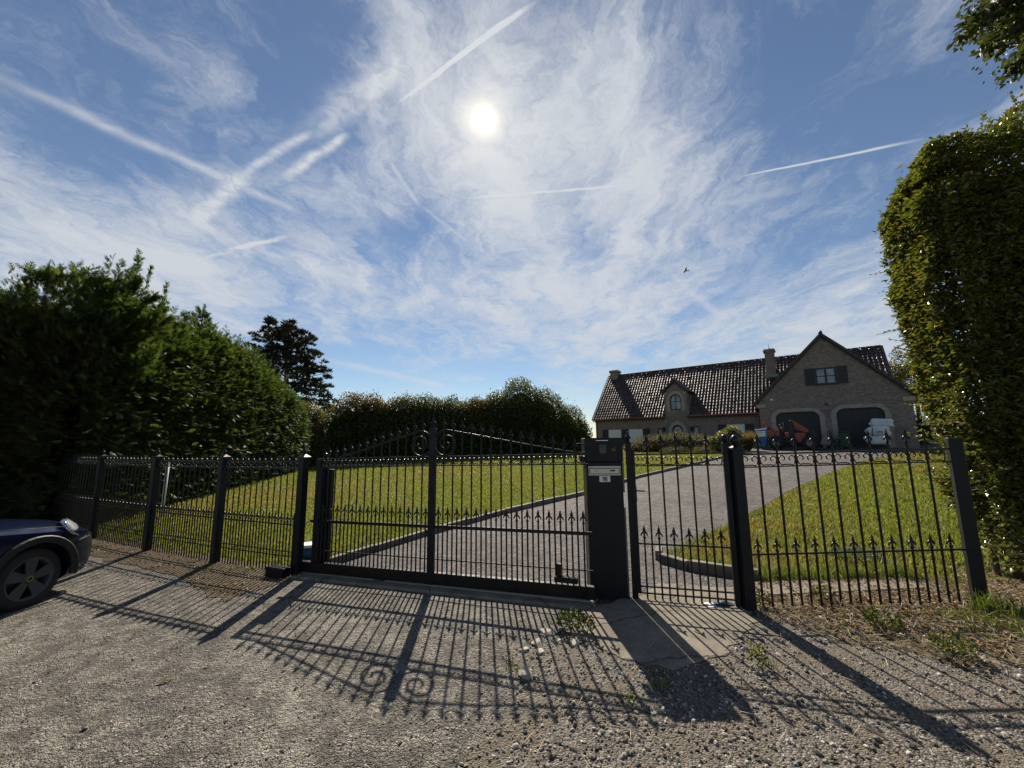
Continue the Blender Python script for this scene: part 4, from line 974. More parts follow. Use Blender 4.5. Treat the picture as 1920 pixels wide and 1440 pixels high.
M_core = mat('filler_core', 0.9, (0.030, 0.034, 0.014), fn=noisy((0.016, 0.020, 0.008), (0.045, 0.048, 0.02), 5, 1.0, 18, bdist=0.05), spec=0.1)  # dark solid filler added inside foliage so no sky shows through

# ------------------------------------------------------------------ hornbeam hedge by the right end post
HO = np.array([5.20, 4.40]); HD = np.array([0.955, -0.297]); HP = np.array([0.297, 0.955]); HT_, HL = 0.92, 5.2
hr = empty('beech_hedge', g3(HO[0], HO[1])); tag(hr, 'tall olive green beech hedge beside the right end post, close by', 'hedge')
hbase = np.array(g3(HO[0], HO[1]))
def hedge_pts():
    P = []; Nn = []; 
    def face(n, fs, ft, nr_):
        s = fs(n); t, z = ft(n); P.append(np.stack([s, t, z], 1)); Nn.append(np.tile(nr_, (n, 1)))
    U = lambda n: rng.random(n)
    face(30000, lambda n: np.abs(rng.exponential(0.16, n)), lambda n: (U(n) * HT_, 0.15 + U(n) ** 0.85 * 5.05), (-1, 0, 0.15))            # end that faces the sun
    face(36000, lambda n: U(n) ** 1.25 * 3.2, lambda n: (np.abs(rng.exponential(0.14, n)), 0.15 + U(n) ** 0.85 * 5.0), (0, -1, 0.15))     # street side
    face(9000, lambda n: 2.2 + U(n) * (HL - 2.2), lambda n: (U(n) * HT_, 0.2 + U(n) * 5.0), (0, -1, 0.15))
    face(9000, lambda n: U(n) * HL, lambda n: (U(n) * HT_, 5.25 - np.abs(rng.exponential(0.15, n))), (0, 0, 1))
    face(9000, lambda n: U(n) * 3.0, lambda n: (HT_ - np.abs(rng.exponential(0.15, n)), 0.3 + U(n) * 4.9), (0, 1, 0.1))
    face(26000, lambda n: 0.25 + U(n) ** 1.3 * 4.8, lambda n: (0.15 + U(n) * (HT_ - .3), 0.4 + U(n) * 4.6), (0, -.5, 0.4))                # inside
    P = np.concatenate(P); Nn = np.concatenate(Nn)
    b = fbm(P, 0.8, 3); b2 = fbm(P, 2.6, 13); sh = 0.19 * b + 0.14 * np.maximum(b2, -.4) + np.where(rng.random(len(P)) < .10, np.abs(rng.normal(size=len(P))) * .045, 0)
    P = P + Nn * sh[:, None]
    P[:, 0] -= np.clip((P[:, 2] - 1.2) / 2.2, 0, 1) * 0.12 * (P[:, 0] < 1.2); P[:, 2] += np.where(P[:, 2] > 3.5, (P[:, 2] - 3.5) / 1.7 * np.clip(P[:, 0] * .45 - .12, -.2, .55), 0)
    # edges rounded towards the top
    k = np.clip((P[:, 2] - 4.3) / 1.1, 0, 1) ** 2
    P[:, 0] += k * 0.30 * (P[:, 0] < 0.6); P[:, 1] += k * 0.18 * (P[:, 1] < 0.4)
    P[:, 2] += 0.30 * fbm(np.stack([P[:, 0], P[:, 1], 0 * P[:, 0]], 1), 1.3, 9) * (P[:, 2] > 4.6)
    keep = rng.random(len(P)) < np.clip(0.30 + P[:, 2] * 0.75, 0, 1)
    keep &= ~((P[:, 2] < 0.9) & (fbm(P, 1.6, 5) > 0.25))
    P, Nn = P[keep], Nn[keep]
    W_ = np.stack([P[:, 0] * HD[0] + P[:, 1] * HP[0], P[:, 0] * HD[1] + P[:, 1] * HP[1], P[:, 2]], 1)
    N_ = np.stack([Nn[:, 0] * HD[0] + Nn[:, 1] * HP[0], Nn[:, 0] * HD[1] + Nn[:, 1] * HP[1], Nn[:, 2]], 1)
    return W_, N_
P, Nn = hedge_pts(); n = len(P)
ax = Nn * 0.9 + rvec(n) * 0.8 + np.array([0, 0, -0.25]); nr_ = rvec(n) * 0.75 + np.array([0, 0, 1.0]) + Nn * 0.35
Ls = np.clip(rng.normal(.052, .014, n), .024, .092)
leaves('foliage', P, ax, nr_, Ls, Ls * 0.62, M_hbeam, hr, kind='stuff')
cx_ = MB(); q_ = [(HO * 0) + HD * a + HP * b for a, b in ((.42, .36), (HL, .36), (HL, .62), (.42, .62))]
cx_.prism([tuple(p) for p in q_], .75, 4.75, 'z').build('filler_core', M_core, hr)  # solid block added to stop sky sparkling through the leaves
# shoots standing out of the outline
TP = []; TA = []; TN = []; TL = []; shoots = MB()
def shoot(p0, d, Ln, bend):
    d = np.array(d) / np.linalg.norm(d); path = []; p = np.array(p0, float); k = 7
    for i in range(k): path.append(p.copy()); p = p + d * Ln / k; d = d + np.array([0, 0, bend / k]); d /= np.linalg.norm(d)
    shoots.tube(path, list(np.linspace(0.0045, 0.0015, k)), 4)
    nl = int(Ln / 0.032)
    for i in range(nl):
        t = (i + 1) / nl * (k - 1); a = min(int(t), k - 2); q = path[a] + (path[a + 1] - path[a]) * (t - a); dd = path[a + 1] - path[a]; dd /= np.linalg.norm(dd)
        sdv = np.cross(dd, [0, 0, 1.0]); sdv /= np.linalg.norm(sdv) + 1e-6
        TP.append(q); TA.append(dd * 0.7 + sdv * (1 if i % 2 else -1) * 0.8 + rng.normal(size=3) * 0.25); TN.append(np.array([0, 0, 1.0]) + rng.normal(size=3) * 0.5); TL.append(rng.uniform(0.04, 0.068))
for _ in range(120):
    z = random.uniform(0.9, 5.0); t = random.uniform(0, HT_); k = max(0, (z - 4.3) / 1.1) ** 2
    s0 = 0.45 * k - 0.03; p = np.array([s0 * HD[0] + t * HP[0], s0 * HD[1] + t * HP[1], z]); d = -HD * 1.0
    shoot(p, (d[0] + random.gauss(0, .3), d[1] + random.gauss(0, .3), random.uniform(-0.25, 0.5)), random.choice((.12, .16, .2, .25, .3, .42)), random.uniform(-0.5, 0.3))
for _ in range(60):
    s = random.uniform(0.1, 3.2); t = random.uniform(0, HT_); p = np.array([s * HD[0] + t * HP[0], s * HD[1] + t * HP[1], 5.0 + np.clip(s * .45 - .12, -.2, .55) - (0.2 if s < .5 else 0)])
    shoot(p, (random.gauss(-.1, .3), random.gauss(0, .3), 1.0), random.choice((.15, .2, .25, .3, .4, .5)), random.uniform(-0.8, 0.1))
for _ in range(26):
    s = random.uniform(0.0, 1.6); z = random.uniform(0.4, 2.4); p = np.array([s * HD[0], s * HD[1], z]) - np.array([*HP, 0]) * 0.05
    shoot(p, (-HP[0] + random.gauss(-.3, .3), -HP[1] + random.gauss(0, .3), random.uniform(-.2, .4)), random.uniform(.1, .3), -0.3)
tag(shoots.build('twigs', M_bark, hr, fixn=False), kind='stuff')
TL = np.array(TL); leaves('shoot_foliage', np.array(TP), np.array(TA), np.array(TN), TL, TL * .6, M_hbeam, hr, kind='stuff')
for s in np.arange(0.15, HL, 0.38):
    t = HT_ * .45 + random.gauss(0, .08); x, y = s * HD[0] + t * HP[0], s * HD[1] + t * HP[1]; path = [(x + random.gauss(0, .03) * i, y + random.gauss(0, .03) * i, i * 0.62 - .05) for i in range(9)]
    stem(hr, path, 0.035, 0.010)
    for _ in range(5):
        i = random.randint(1, 7); a = random.uniform(0, 6.28); p = np.array(path[i]); q = p + np.array([math.cos(a) * .5, math.sin(a) * .5, .3]); stem(hr, [p, (p + q) / 2 + [0, 0, .04], q], 0.012, 0.005, 'branch', n=5)
M_oldwood = mat('weathered_wood', 0.9, fn=noisy((0.045, 0.038, 0.029), (0.10, 0.085, 0.065), 6, 0.6, 40, bdist=0.006), spec=0.2)
for sx, lab in ((0.10, 'weathered wooden stake under the beech hedge, nearer the black end post'), (0.36, 'weathered wooden stake under the beech hedge, farther from the black end post')):
    p = HO + HD * (sx + .12) + HP * 0.30; r = empty('wooden_stake', g3(p[0], p[1], -.02), random.uniform(-.4, .4)); tag(r, lab, 'stake', 'wooden stakes in the hedge')
    MB().tube([(0, 0, 0), (-.02, 0, 1.30)], 0.042, 9).build('shaft', M_oldwood, r); MB().lathe([(0.042, 1.30), (0.03, 1.33), (0, 1.335)], 9, c=(-.02, 0, 0)).build('top', M_oldwood, r)

# ------------------------------------------------------------------ tree overhanging on the right
def crown_pts(c, rad, n, lumps=40, seed=0, shell=0.55, low=-0.7):
    r = np.random.default_rng(seed); c = np.array(c); rad = np.array(rad)
    dirs = unit(r.normal(size=(lumps * 2, 3))); dirs = dirs[dirs[:, 2] > low][:lumps]
    cen = dirs * (shell + (1 - shell) * r.random((len(dirs), 1)) ** .7) * 0.92
    k = r.integers(0, len(cen), n); rr = 0.20 + 0.16 * r.random(len(cen))
    d = unit(r.normal(size=(n, 3))); P = cen[k] + d * (rr[k] * r.random(n) ** 0.45)[:, None]
    N_ = unit(P + d * 0.5)
    return c + P * rad, N_
ct = empty('overhanging_tree', g3(12.4, 6.6)); tag(ct, 'broadleaf tree behind the beech hedge with branches hanging over its top', 'tree'); cb = np.array(ct.location)
P, Nn = crown_pts(np.array([12.2, 5.6, 10.8]) - cb, (2.7, 2.5, 3.0), 24000, 70, 4, 0.6)
n = len(P); Ls = rng.uniform(0.07, 0.115, n)
leaves('crown', P, Nn * .5 + rvec(n) + np.array([0, 0, -.5]), rvec(n) * .8 + np.array([0, 0, 1.0]), Ls, Ls * .6, M_broad, ct, kind='stuff')
stem(ct, [(0, 0, -.1), (0.05, -.1, 2), (-.1, -.3, 4.5), (0.05, -.6, 7), (0, -.9, 10.5)], 0.22, 0.05, 'trunk', n=10)
for a in range(12):
    an = a * 2.4; z = 5 + a * 0.4; e = np.array([math.cos(an) * 2.2, math.sin(an) * 2.0 - 1.0, z + 1.6]); stem(ct, [(0, -.4, z), tuple(e * .5 + np.array([0, -.2, z * .5 + .2])), tuple(e)], 0.07, 0.015, 'limb', n=6)
br = [aty(*p) for p in ((1802, 75, 5.0), (1812, 48, 5.1), (1846, 100, 4.9), (1897, 140, 4.9), (1880, 20, 5.2), (1850, 75, 5.3), (1915, 120, 4.8), (1870, 95, 5.6), (1905, 60, 5.0))]
BP = []; BA = []
for q in br:
    st0 = np.array([10.4, 5.6, 9.6]); path = [st0 + (q - st0) * t + np.array([0, 0, .25 * math.sin(t * PI)]) for t in np.linspace(0, 1, 6)]
    stem(ct, [p - cb for p in path], 0.03, 0.004, 'limb', n=5)
    for t in np.linspace(0.45, 1.0, 75):
        b = st0 + (q - st0) * t + np.array([0, 0, .25 * math.sin(t * PI)])
        for _ in range(5): BP.append(b + rng.normal(size=3) * 0.10 * (1.25 - t * .7)); BA.append(rng.normal(size=3) + (q - st0) * .3 + np.array([0, 0, -.4]))
BP = np.array(BP) - cb; Ls = rng.uniform(0.08, 0.13, len(BP)); leaves('branch_foliage', BP, np.array(BA), rvec(len(BP)) * .8 + np.array([0, 0, 1.0]), Ls, Ls * .6, M_broad, ct, kind='stuff')

# ------------------------------------------------------------------ conifer hedges on the left
def hedge_row(name, label, A, B, tops, half, n_clu, per, m, cluster=0.17, Lr=(0.2, 0.34), flow=(1, 0, 0), sz=(1.0, 1.0, .7), lift=0.1, seed=0, cat='hedge', nr_end=0.5, far_end=1.35):
    A, B = np.array(A, float), np.array(B, float); Lh = np.linalg.norm(B - A); d = (B - A) / Lh; nn = np.array([-d[1], d[0]])
    if nn[0] < 0 and abs(nn[0]) > abs(nn[1]): nn = -nn
    if abs(nn[1]) >= abs(nn[0]) and nn[1] > 0: nn = -nn          # nn points at the viewer's side
    root = empty(name, g3(*((A + B) / 2))); tag(root, label, cat); rb = np.array(root.location)
    ts = np.array(tops, float)
    def surf(s, ph, k=1.0):
        h = np.interp(s, ts[:, 0], ts[:, 1]); e = np.minimum(np.minimum(s / nr_end, (Lh - s) / far_end), 1.0); e = np.sqrt(np.clip(1 - (1 - e) ** 2, 0.0, 1))
        c, sn = np.cos(ph), np.sin(ph)
        off = half * np.sign(c) * np.abs(c) ** 0.55 * e; z = h * np.abs(sn) ** 0.45 * (0.55 + 0.45 * e)
        q = A[None] + d[None] * s[:, None] + nn[None] * (off - half * 1.0)[:, None] * 1.0
        Nn = np.stack([nn[0] * c, nn[1] * c, sn], 1)
        P = np.stack([q[:, 0], q[:, 1], z * k], 1); P[:, :2] = (P[:, :2] - (A[None] + d[None] * s[:, None] - nn[None] * half)) * k + (A[None] + d[None] * s[:, None] - nn[None] * half)
        P[:, 2] += terr(P[:, 0], P[:, 1])
        return P, unit(Nn)
    s = rng.random(n_clu) * Lh; ph = np.where(rng.random(n_clu) < .72, np.arcsin(np.clip(rng.random(n_clu) ** 2.2, 0, 1)), rng.uniform(PI * .2, PI * .72, n_clu))
    ph = np.where(rng.random(n_clu) < .08, rng.uniform(PI * .72, PI, n_clu), ph)
    C, N_ = surf(s, ph); C = C + N_ * (0.14 * fbm(C, 0.8, seed) - 0.05)[:, None]
    idx = np.repeat(np.arange(n_clu), per); n = len(idx)
    fl = np.array(flow, float)
    P = C[idx] + rng.normal(size=(n, 3)) * cluster * np.array(sz) - N_[idx] * (np.abs(rng.normal(size=n)) * .10)[:, None]
    ax = N_[idx] * 0.8 + fl * 0.9 + rng.normal(size=(n, 3)) * .45 + np.array([0, 0, lift]); nr_ = np.array([0, 0, 1.0]) + rng.normal(size=(n, 3)) * .45 + N_[idx] * .3
    keep = P[:, 2] > terr(P[:, 0], P[:, 1]) + 0.02
    P, ax, nr_ = P[keep], ax[keep], nr_[keep]
    sprays('foliage', P - rb, ax, nr_, rng.uniform(*Lr, len(P)), m, root, kind='stuff')
    S_, PH = np.meshgrid(np.linspace(0.25, Lh - .35, 40), np.linspace(0, PI, 14), indexing='ij')
    Pc, _ = surf(S_.ravel(), PH.ravel(), 0.80); Pc = Pc - rb
    Pc[:, 2] = np.maximum(Pc[:, 2], -0.3)
    mb = MB(); mb.grid(Pc.reshape(40, 14, 3).tolist(), True); mb.build('filler_core', M_core, root)  # closed core added behind the fronds to block see-through
    return root
fl_ = (0.55, -0.35, 0.05)
ley = hedge_row('cypress_hedge', 'long tall dark green cypress hedge along the left edge of the lawn', (-9.15, 8.7), (-11.0, 22.3), [(0, 5.75), (0.7, 5.9), (1.6, 5.45), (3, 5.35), (5, 5.45), (7, 5.2), (8.5, 4.85), (11, 4.1), (13, 3.1), (13.8, 2.4)], 1.35, 5200, 12, M_ley, 0.115, (0.14, 0.27), fl_, (1.3, 1.3, .42), 0.02, 1)
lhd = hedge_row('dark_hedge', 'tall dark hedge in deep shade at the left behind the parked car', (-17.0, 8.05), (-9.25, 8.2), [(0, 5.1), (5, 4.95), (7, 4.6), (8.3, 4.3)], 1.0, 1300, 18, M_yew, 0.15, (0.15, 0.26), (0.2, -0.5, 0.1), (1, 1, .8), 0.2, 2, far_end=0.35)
lt_ = []; la_ = []
for _ in range(260):
    s_ = rng.random() * 10.5; h = np.interp(s_, [0, .7, 1.6, 3, 5, 7, 8.5, 11], [5.75, 5.9, 5.45, 5.35, 5.45, 5.2, 4.85, 4.1]); q = np.array([-9.15 - .135 * s_ - rng.uniform(.2, 2.0), 8.7 + .99 * s_]); hh = rng.choice([.12, .2, .3, .45]); nq = int(7 + 40 * hh)
    for t in np.linspace(-.3, 1, nq): lt_.append((q[0] + .08 * t * t + rng.normal() * .03, q[1] + rng.normal() * .03, float(terr(*q)) + h - .12 + hh * t)); la_.append((rng.normal() * .8 + .15, rng.normal() * .8, .75 + .5 * t))
rb_ = np.array(ley.location); sprays('tip_foliage', np.array(lt_) - rb_, np.array(la_), rvec(len(lt_)) + np.array([0, 0, .4]), rng.uniform(.09, .19, len(lt_)), M_ley, ley, kind='stuff')
def spire(name, label, base, h, r, z0, n, m, cat='tree', Lr=(0.2, 0.36), group=None, leaders=None):
    root = empty(name, g3(*base)); tag(root, label, cat, group)
    t = rng.random(n) ** 0.8; z = z0 + (h - z0) * t; rad = r * (1 - t) ** 0.75 * (0.25 + 0.75 * rng.random(n) ** .5); a = rng.random(n) * 2 * PI + 0.0
    # boughs: bunch the fronds round a few dozen bearings
    nb = 34; bz = rng.random(nb) ** .85; ba = rng.random(nb) * 2 * PI; j = rng.integers(0, nb, n); u = rng.random(n) ** .6
    rr = (r * (1 - bz[j]) ** .9 + 0.05) * u; P = np.stack([np.cos(ba[j]) * rr, np.sin(ba[j]) * rr, z0 + (h - z0) * .90 * bz[j] + 0.40 * u * (0.4 + rr)], 1) + rng.normal(size=(n, 3)) * ((0.05 + 0.12 * (1 - u)) * (1.15 - bz[j]))[:, None]
    ax = np.stack([np.cos(ba[j]), np.sin(ba[j]), 0.9 + 0 * rr], 1) + rng.normal(size=(n, 3)) * .5
    top = int(n * .16); tz = rng.random(top); lead = np.array(leaders or [(0, 0, h)], float); q = lead[rng.integers(0, len(lead), top)]
    P[:top] = np.stack([q[:, 0] + rng.normal(size=top) * .05 * (1.15 - tz) + .07 * tz ** 2, q[:, 1] + rng.normal(size=top) * .05 * (1.15 - tz), q[:, 2] - 1.1 + 1.1 * tz], 1); ax[:top] = rvec(top) * .75 + np.array([0.2, 0, 1.0])
    sprays('crown', P, ax, rvec(n) + np.array([0, 0, .6]), rng.uniform(*Lr, n) * np.where(np.arange(n) < top, .6, 1.0), m, root, kind='stuff')
    stem(root, [(0, 0, -.05), (0.02, 0, h * .5), (0.05, 0, h - .35)], 0.13, 0.012, 'trunk', n=8)
    return root
spire('cypress_tree', 'tall pointed cypress rising above the near end of the left hedge', (-9.95, 10.0), 6.3, 1.8, 2.8, 6500, M_ley, Lr=(.12, .24), leaders=[(0, 0, 6.8), (.12, -.05, 6.6), (-.35, .1, 6.35), (.38, 0, 6.35), (-.7, 0, 6.0), (.75, .1, 5.95), (.2, -.3, 6.2)])
spire('cypress_tree', 'smaller cypress tip standing up behind the pointed cypress', (-10.35, 11.3), 5.75, 0.9, 3.6, 900, M_ley, Lr=(.12, .22))
spire('cypress_tree', 'thin cypress leader standing out halfway along the left hedge top', (-10.7, 13.3), 6.35, 0.55, 4.2, 800, M_ley, Lr=(.12, .22))
spire('cypress_tree', 'feathery cypress top leaning out over the dark hedge at far left', (-12.2, 9.6), 5.75, 1.3, 3.2, 2600, M_ley, Lr=(.12, .24))

# ------------------------------------------------------------------ pine behind
pn = empty('pine_tree', g3(-17.1, 30)); tag(pn, 'tall dark pine behind the left cypress hedge', 'tree'); pb = np.array(pn.location)
cl = []
r_ = np.random.default_rng(11)
for i in range(620):
    t = r_.random(); z = 2.0 + 8.4 * t; rr = (0.75 + 3.3 * (1 - t) ** 0.55) * (0.45 + 0.55 * r_.random()); a = r_.random() * 2 * PI
    ox = -1.4 * max(0, t - .55) * 2 * (1 if r_.random() < .5 else -.35)
    cl.append((math.cos(a) * rr + ox, math.sin(a) * rr, z - (0.4 if ox > 0 else 0) + 0.35 * math.sin(a * 3)))
cl = np.array(cl); idx = np.repeat(np.arange(len(cl)), 46); n = len(idx); d = rvec(n); d[:, 2] = np.abs(d[:, 2]) * .8 - .15
leaves('crown', cl[idx] + d * .12, d + np.array([0, 0, .35]), rvec(n), rng.uniform(.22, .40, n), 0.085, M_pine, pn, kind='stuff', simple=True)
stem(pn, [(0, 0, -.1), (0.1, 0, 4), (-.1, 0, 7), (-.5, 0, 10)], 0.28, 0.06, 'trunk', n=9)
for i in range(0, 420, 14): stem(pn, [(0, 0, max(1.5, cl[i][2] - 1.0)), tuple(cl[i] * np.array([.5, .5, 1]) - np.array([0, 0, .4])), tuple(cl[i])], 0.05, 0.015, 'limb', n=5)

# ------------------------------------------------------------------ hedges and shrubs behind the lawn
def bush(name, label, base, lumps, n, m, leaf=(0.08, 0.13), wr=.55, tintf=None, cat='bush', trunk=True, simple=True, group=None, up=.6, core=True, sprig=0.0):
    root = empty(name, g3(*base)); tag(root, label, cat, group); rb = np.array(root.location)
    lumps = [(np.array(c, float), np.array(r, float)) for c, r in lumps]; ar = np.array([np.prod(r) ** (2 / 3) for _, r in lumps]); ar /= ar.sum()
    k = rng.choice(len(lumps), n, p=ar); C = np.array([c for c, _ in lumps])[k]; R = np.array([r for _, r in lumps])[k]
    d = rvec(n); lowr = d[:, 2] < 0; hz = unit(np.stack([d[:, 0], d[:, 1], 0 * d[:, 0]], 1)); bump_ = 1 + 0.13 * fbm(C + d * R, 1.1, 5) + .07 * fbm(C + d * R, 3.0, 8)
    P = C + d * R * (bump_ * (0.70 + 0.32 * rng.random(n) ** 1.15))[:, None]
    sp_ = rng.random(n) < sprig; P[:, 2] += np.where(sp_ & (d[:, 2] > .3), rng.random(n) ** 2 * .42, 0)
    Pl = C + hz * R * (bump_ * (0.72 + .28 * rng.random(n)))[:, None]; Pl[:, 2] = C[:, 2] * rng.random(n) ** .8 + .03
    P = np.where(lowr[:, None], Pl, P); d = np.where(lowr[:, None], hz, d)
    P[:, 2] = np.maximum(P[:, 2], 0.03 + 0.1 * rng.random(n))
    L_ = rng.uniform(*leaf, n); tint = None if tintf is None else tintf(P, d)
    leaves('foliage', P, d * .6 + rvec(n) + np.array([0, 0, .25]), d * .5 + rvec(n) * .8 + np.array([0, 0, up]), L_, L_ * wr, m, root, tint, 'stuff', simple)
    if core:
        mb = MB()
        for c, r in lumps:
            pr = [(max(1e-5, math.sin(t)), -math.cos(t)) for t in np.linspace(0.02, PI - .02, 9)]
            mb.add([((a * math.cos(q)) * r[0] * .62 + c[0], (a * math.sin(q)) * r[1] * .62 + c[1], b * r[2] * .62 + c[2] if b > 0 else c[2] + (c[2] + .1) * b) for a, b in [(a if b > 0 else 1 - .12 * abs(b), b) for a, b in pr] for q in np.linspace(0, 2 * PI, 13)[:-1]], [(i * 12 + j, i * 12 + (j + 1) % 12, (i + 1) * 12 + (j + 1) % 12, (i + 1) * 12 + j) for i in range(8) for j in range(12)], True)
        tag(mb.build('filler_core', M_core, root), kind='stuff')  # added solid lumps that keep light from showing through the bush
    if trunk:
        for c, r in lumps[:6]: stem(root, [(c[0], c[1], -.05), (c[0] + .1, c[1], c[2])], 0.06, 0.03, 'stem', n=6)
    return root
mid = []
for i, t in enumerate(np.linspace(0, 1, 19)):
    x = -10.6 + 9.2 * t; y = 24.4 + 3.2 * t; h = 4.0 + 0.16 * math.sin(i * 2.1) + .12 * math.sin(i * .7 + 1) - (0.8 if i == 0 else 0.3 if i == 1 else 0)
    mid.append(((x + 5.9, y - 25.9, h * .42), (1.0, 1.15, h * .60)))
bush('mixed_hedge', 'long mixed hedge with copper tinted top across the back of the lawn', (-5.9, 25.9), mid, 95000, M_laurel, (0.10, 0.17), sprig=.10, tintf=lambda P, d: np.clip(0.5 * (fbm(P, .45, 21) + .55) * np.clip((P[:, 2] - 1.8) / 1.6, 0, 1) * 1.9, 0, 1) * (rng.random(len(P)) < .75), cat='hedge')
bush('tall_shrub', 'big dark green shrub at the right end of the mixed hedge', (0.9, 28.3), [((-3.2, -.5, 1.4), (1.3, 1.0, 2.6)), ((-1.2, -.2, 1.2), (1.5, 1.1, 2.0)), ((.8, -.2, 1.0), (1.6, 1.1, 1.7)), ((2.6, .2, .8), (1.4, 1.1, 1.3)), ((-.3, 0, 2.6), (1.9, 1.5, 2.75)), ((-2.1, -.2, 2.2), (1.2, 1.2, 2.2)), ((1.4, 0, 2.2), (1.5, 1.4, 2.35)), ((2.9, .5, 1.5), (1.5, 1.3, 2.0)), ((3.9, .8, 1.0), (.9, 1, 1.3))], 65000, M_laurel, (0.10, 0.17), sprig=.08, tintf=lambda P, d: np.clip((fbm(P, .7, 31) - .2) * .7, 0, .6))
bush('olive_bush', 'pale olive bush filling the corner between the cypress hedge and the mixed hedge', (-11.5, 23.3), [((0, 0, 1.5), (1.0, .9, 1.8)), ((-1.0, .3, 2.0), (1.0, .9, 1.9)), ((-.3, .2, 2.5), (.8, .8, 1.1))], 16000, M_olive, (0.07, 0.12), sprig=.06)
p = gp(1708, 833); bush('round_bush', 'round dark clipped bush beside the right garage door', (p[0], p[1]), [((0, 0, .95), (1.35, 1.2, 1.2)), ((.8, .2, .8), (1.0, 1.0, 1.0))], 9000, M_box, (0.06, 0.10))
M_juni = leafmat('juniper_leaf', [(0, (0.06, 0.062, 0.028)), (0.5, (0.10, 0.098, 0.046)), (1, (0.16, 0.145, 0.08))], 0.3, 0.6, 0.3)
p = gp(1266, 847)
bush('spreading_juniper', 'low wide olive mound of juniper in front of the front door', (p[0], p[1]), [((-1.1, .7, .35), (1.5, 1.0, .75)), ((0.1, .2, .45), (1.6, 1.0, .82)), ((1.3, -.4, .35), (1.2, .9, .72)), ((-2.0, 1.2, .25), (.9, .8, .5)), ((2.0, -1.0, .22), (.9, .7, .45))], 13000, M_juni, (0.09, 0.16), .3, trunk=False, up=1.2)
p = gp(1300, 851); bush('low_groundcover', 'small grey green cushion in front of the juniper mound', (p[0] + .4, p[1] + .3), [((-1, .6, .1), (1.0, .6, .32)), ((.5, -.3, .1), (1.1, .6, .34))], 3500, M_juni, (0.07, 0.12), .3, trunk=False)
M_hyd = leafmat('flower_shrub_leaf', [(0, (0.05, 0.075, 0.022)), (0.55, (0.10, 0.13, 0.045)), (0.75, (0.30, 0.27, 0.17)), (1, (0.55, 0.50, 0.38))], 0.35, 0.5, 0.4)
p = gp(1365, 849); bush('flowering_shrub', 'pale flowering shrub left of the tractor, in front of the house', (p[0], p[1]), [((0, 0, .65), (.75, .7, .75)), ((-.6, .4, .45), (.6, .6, .5)), ((.3, -.1, 1.0), (.5, .5, .55))], 4500, M_hyd, (0.08, 0.15), .7)
# ornamental grass clump
p = gp(1400, 846); og = empty('ornamental_grass', g3(p[0], p[1])); tag(og, 'tawny ornamental grass clump between the flowering shrub and the tractor', 'grass clump')
n = 1600; a = rng.random(n) * 2 * PI; lean = rng.random(n) ** .7; P = np.stack([np.cos(a) * .22 * rng.random(n), np.sin(a) * .22 * rng.random(n), 0 * a], 1)
ax = np.stack([np.cos(a) * lean * .75, np.sin(a) * lean * .75, 1 + 0 * a], 1)
M_tawny = leafmat('tawny_blade', [(0, (0.09, 0.08, 0.035)), (0.6, (0.17, 0.13, 0.06)), (1, (0.27, 0.2, 0.12))], 0.35, 0.6, 0.3)
leaves('blades', P, ax, rvec(n), rng.uniform(.7, 1.35, n), 0.035, M_tawny, og, kind='stuff', simple=True)
ft = empty('garden_tree', g3(34.5, 34)); tag(ft, 'yellow green tree showing behind the right corner of the house', 'tree')
P, Nn = crown_pts((0, 0, 4.6), (2.9, 2.5, 3.0), 14000, 40, 9); n = len(P); Ls = rng.uniform(.12, .2, n)
leaves('crown', P, rvec(n), rvec(n) + np.array([0, 0, .7]), Ls, Ls * .6, M_olive, ft, kind='stuff', simple=True); stem(ft, [(0, 0, -.1), (0, 0, 3), (.1, 0, 5.5)], .2, .08, 'trunk')

# ------------------------------------------------------------------ grass
def blades(name, X, Y, h, wd, m, lean=.5, dz=0.0, kind='stuff'):
    n = len(X); Z = terr(X, Y) + dz; a = rng.random(n) * 2 * PI; t = rng.random(n) * 2 * PI; ln = np.abs(rng.normal(size=n)) * lean
    P = np.stack([X, Y, Z], 1); s = np.stack([np.cos(a), np.sin(a), 0 * a], 1) * (wd * .5)[:, None]
    b = np.stack([np.cos(t) * ln, np.sin(t) * ln, np.ones(n)], 1); mid_ = P + np.stack([np.cos(t) * ln * .3, np.sin(t) * ln * .3, np.ones(n) * .55], 1) * h[:, None]; tip = P + b * h[:, None] * np.array([1, 1, .95])
    V = np.stack([P - s, P + s, mid_ + s * .8, mid_ - s * .8, tip], 1)
    Fq = np.arange(n)[:, None] * 5
    T = np.concatenate([Fq + np.array([[0, 1, 2]]), Fq + np.array([[0, 2, 3]]), Fq + np.array([[3, 2, 4]])], 1).reshape(-1, 3)
    o = link(name, fast_mesh(name, V.reshape(-1, 3), T, m, rnd=np.repeat(rng.random(n), 3), tint=np.repeat(np.clip(fbm(P, .35, 77) * 1.1 + .24 + .5 * fbm(P, 1.7, 78), 0, 1), 3)), None, None)
    return tag(o, kind=kind)
M_grass = leafmat('lawn_blade', [(0, (0.090, 0.122, 0.024)), (0.6, (0.14, 0.172, 0.036)), (1, (0.21, 0.225, 0.06))], 0.45, 0.5, 0.3, tstops=[(0, (0.12, 0.115, 0.035)), (0.6, (0.18, 0.155, 0.06)), (1, (0.26, 0.21, 0.10))], tcol=(1.6, 1.5, 0.7))
M_tallgrass = leafmat('long_grass_blade', [(0, (0.05, 0.085, 0.016)), (0.6, (0.10, 0.15, 0.03)), (0.85, (0.17, 0.19, 0.05)), (1, (0.30, 0.25, 0.11))], 0.42, 0.45, 0.4, tcol=(1.6, 1.5, 0.7))
fence_in = [(-11.5, 9.7), (-9.75, 8.8), (-7.85, 7.95), (-6.0, 7.1), (-4.35, 6.38), (-2.75, 5.72)]
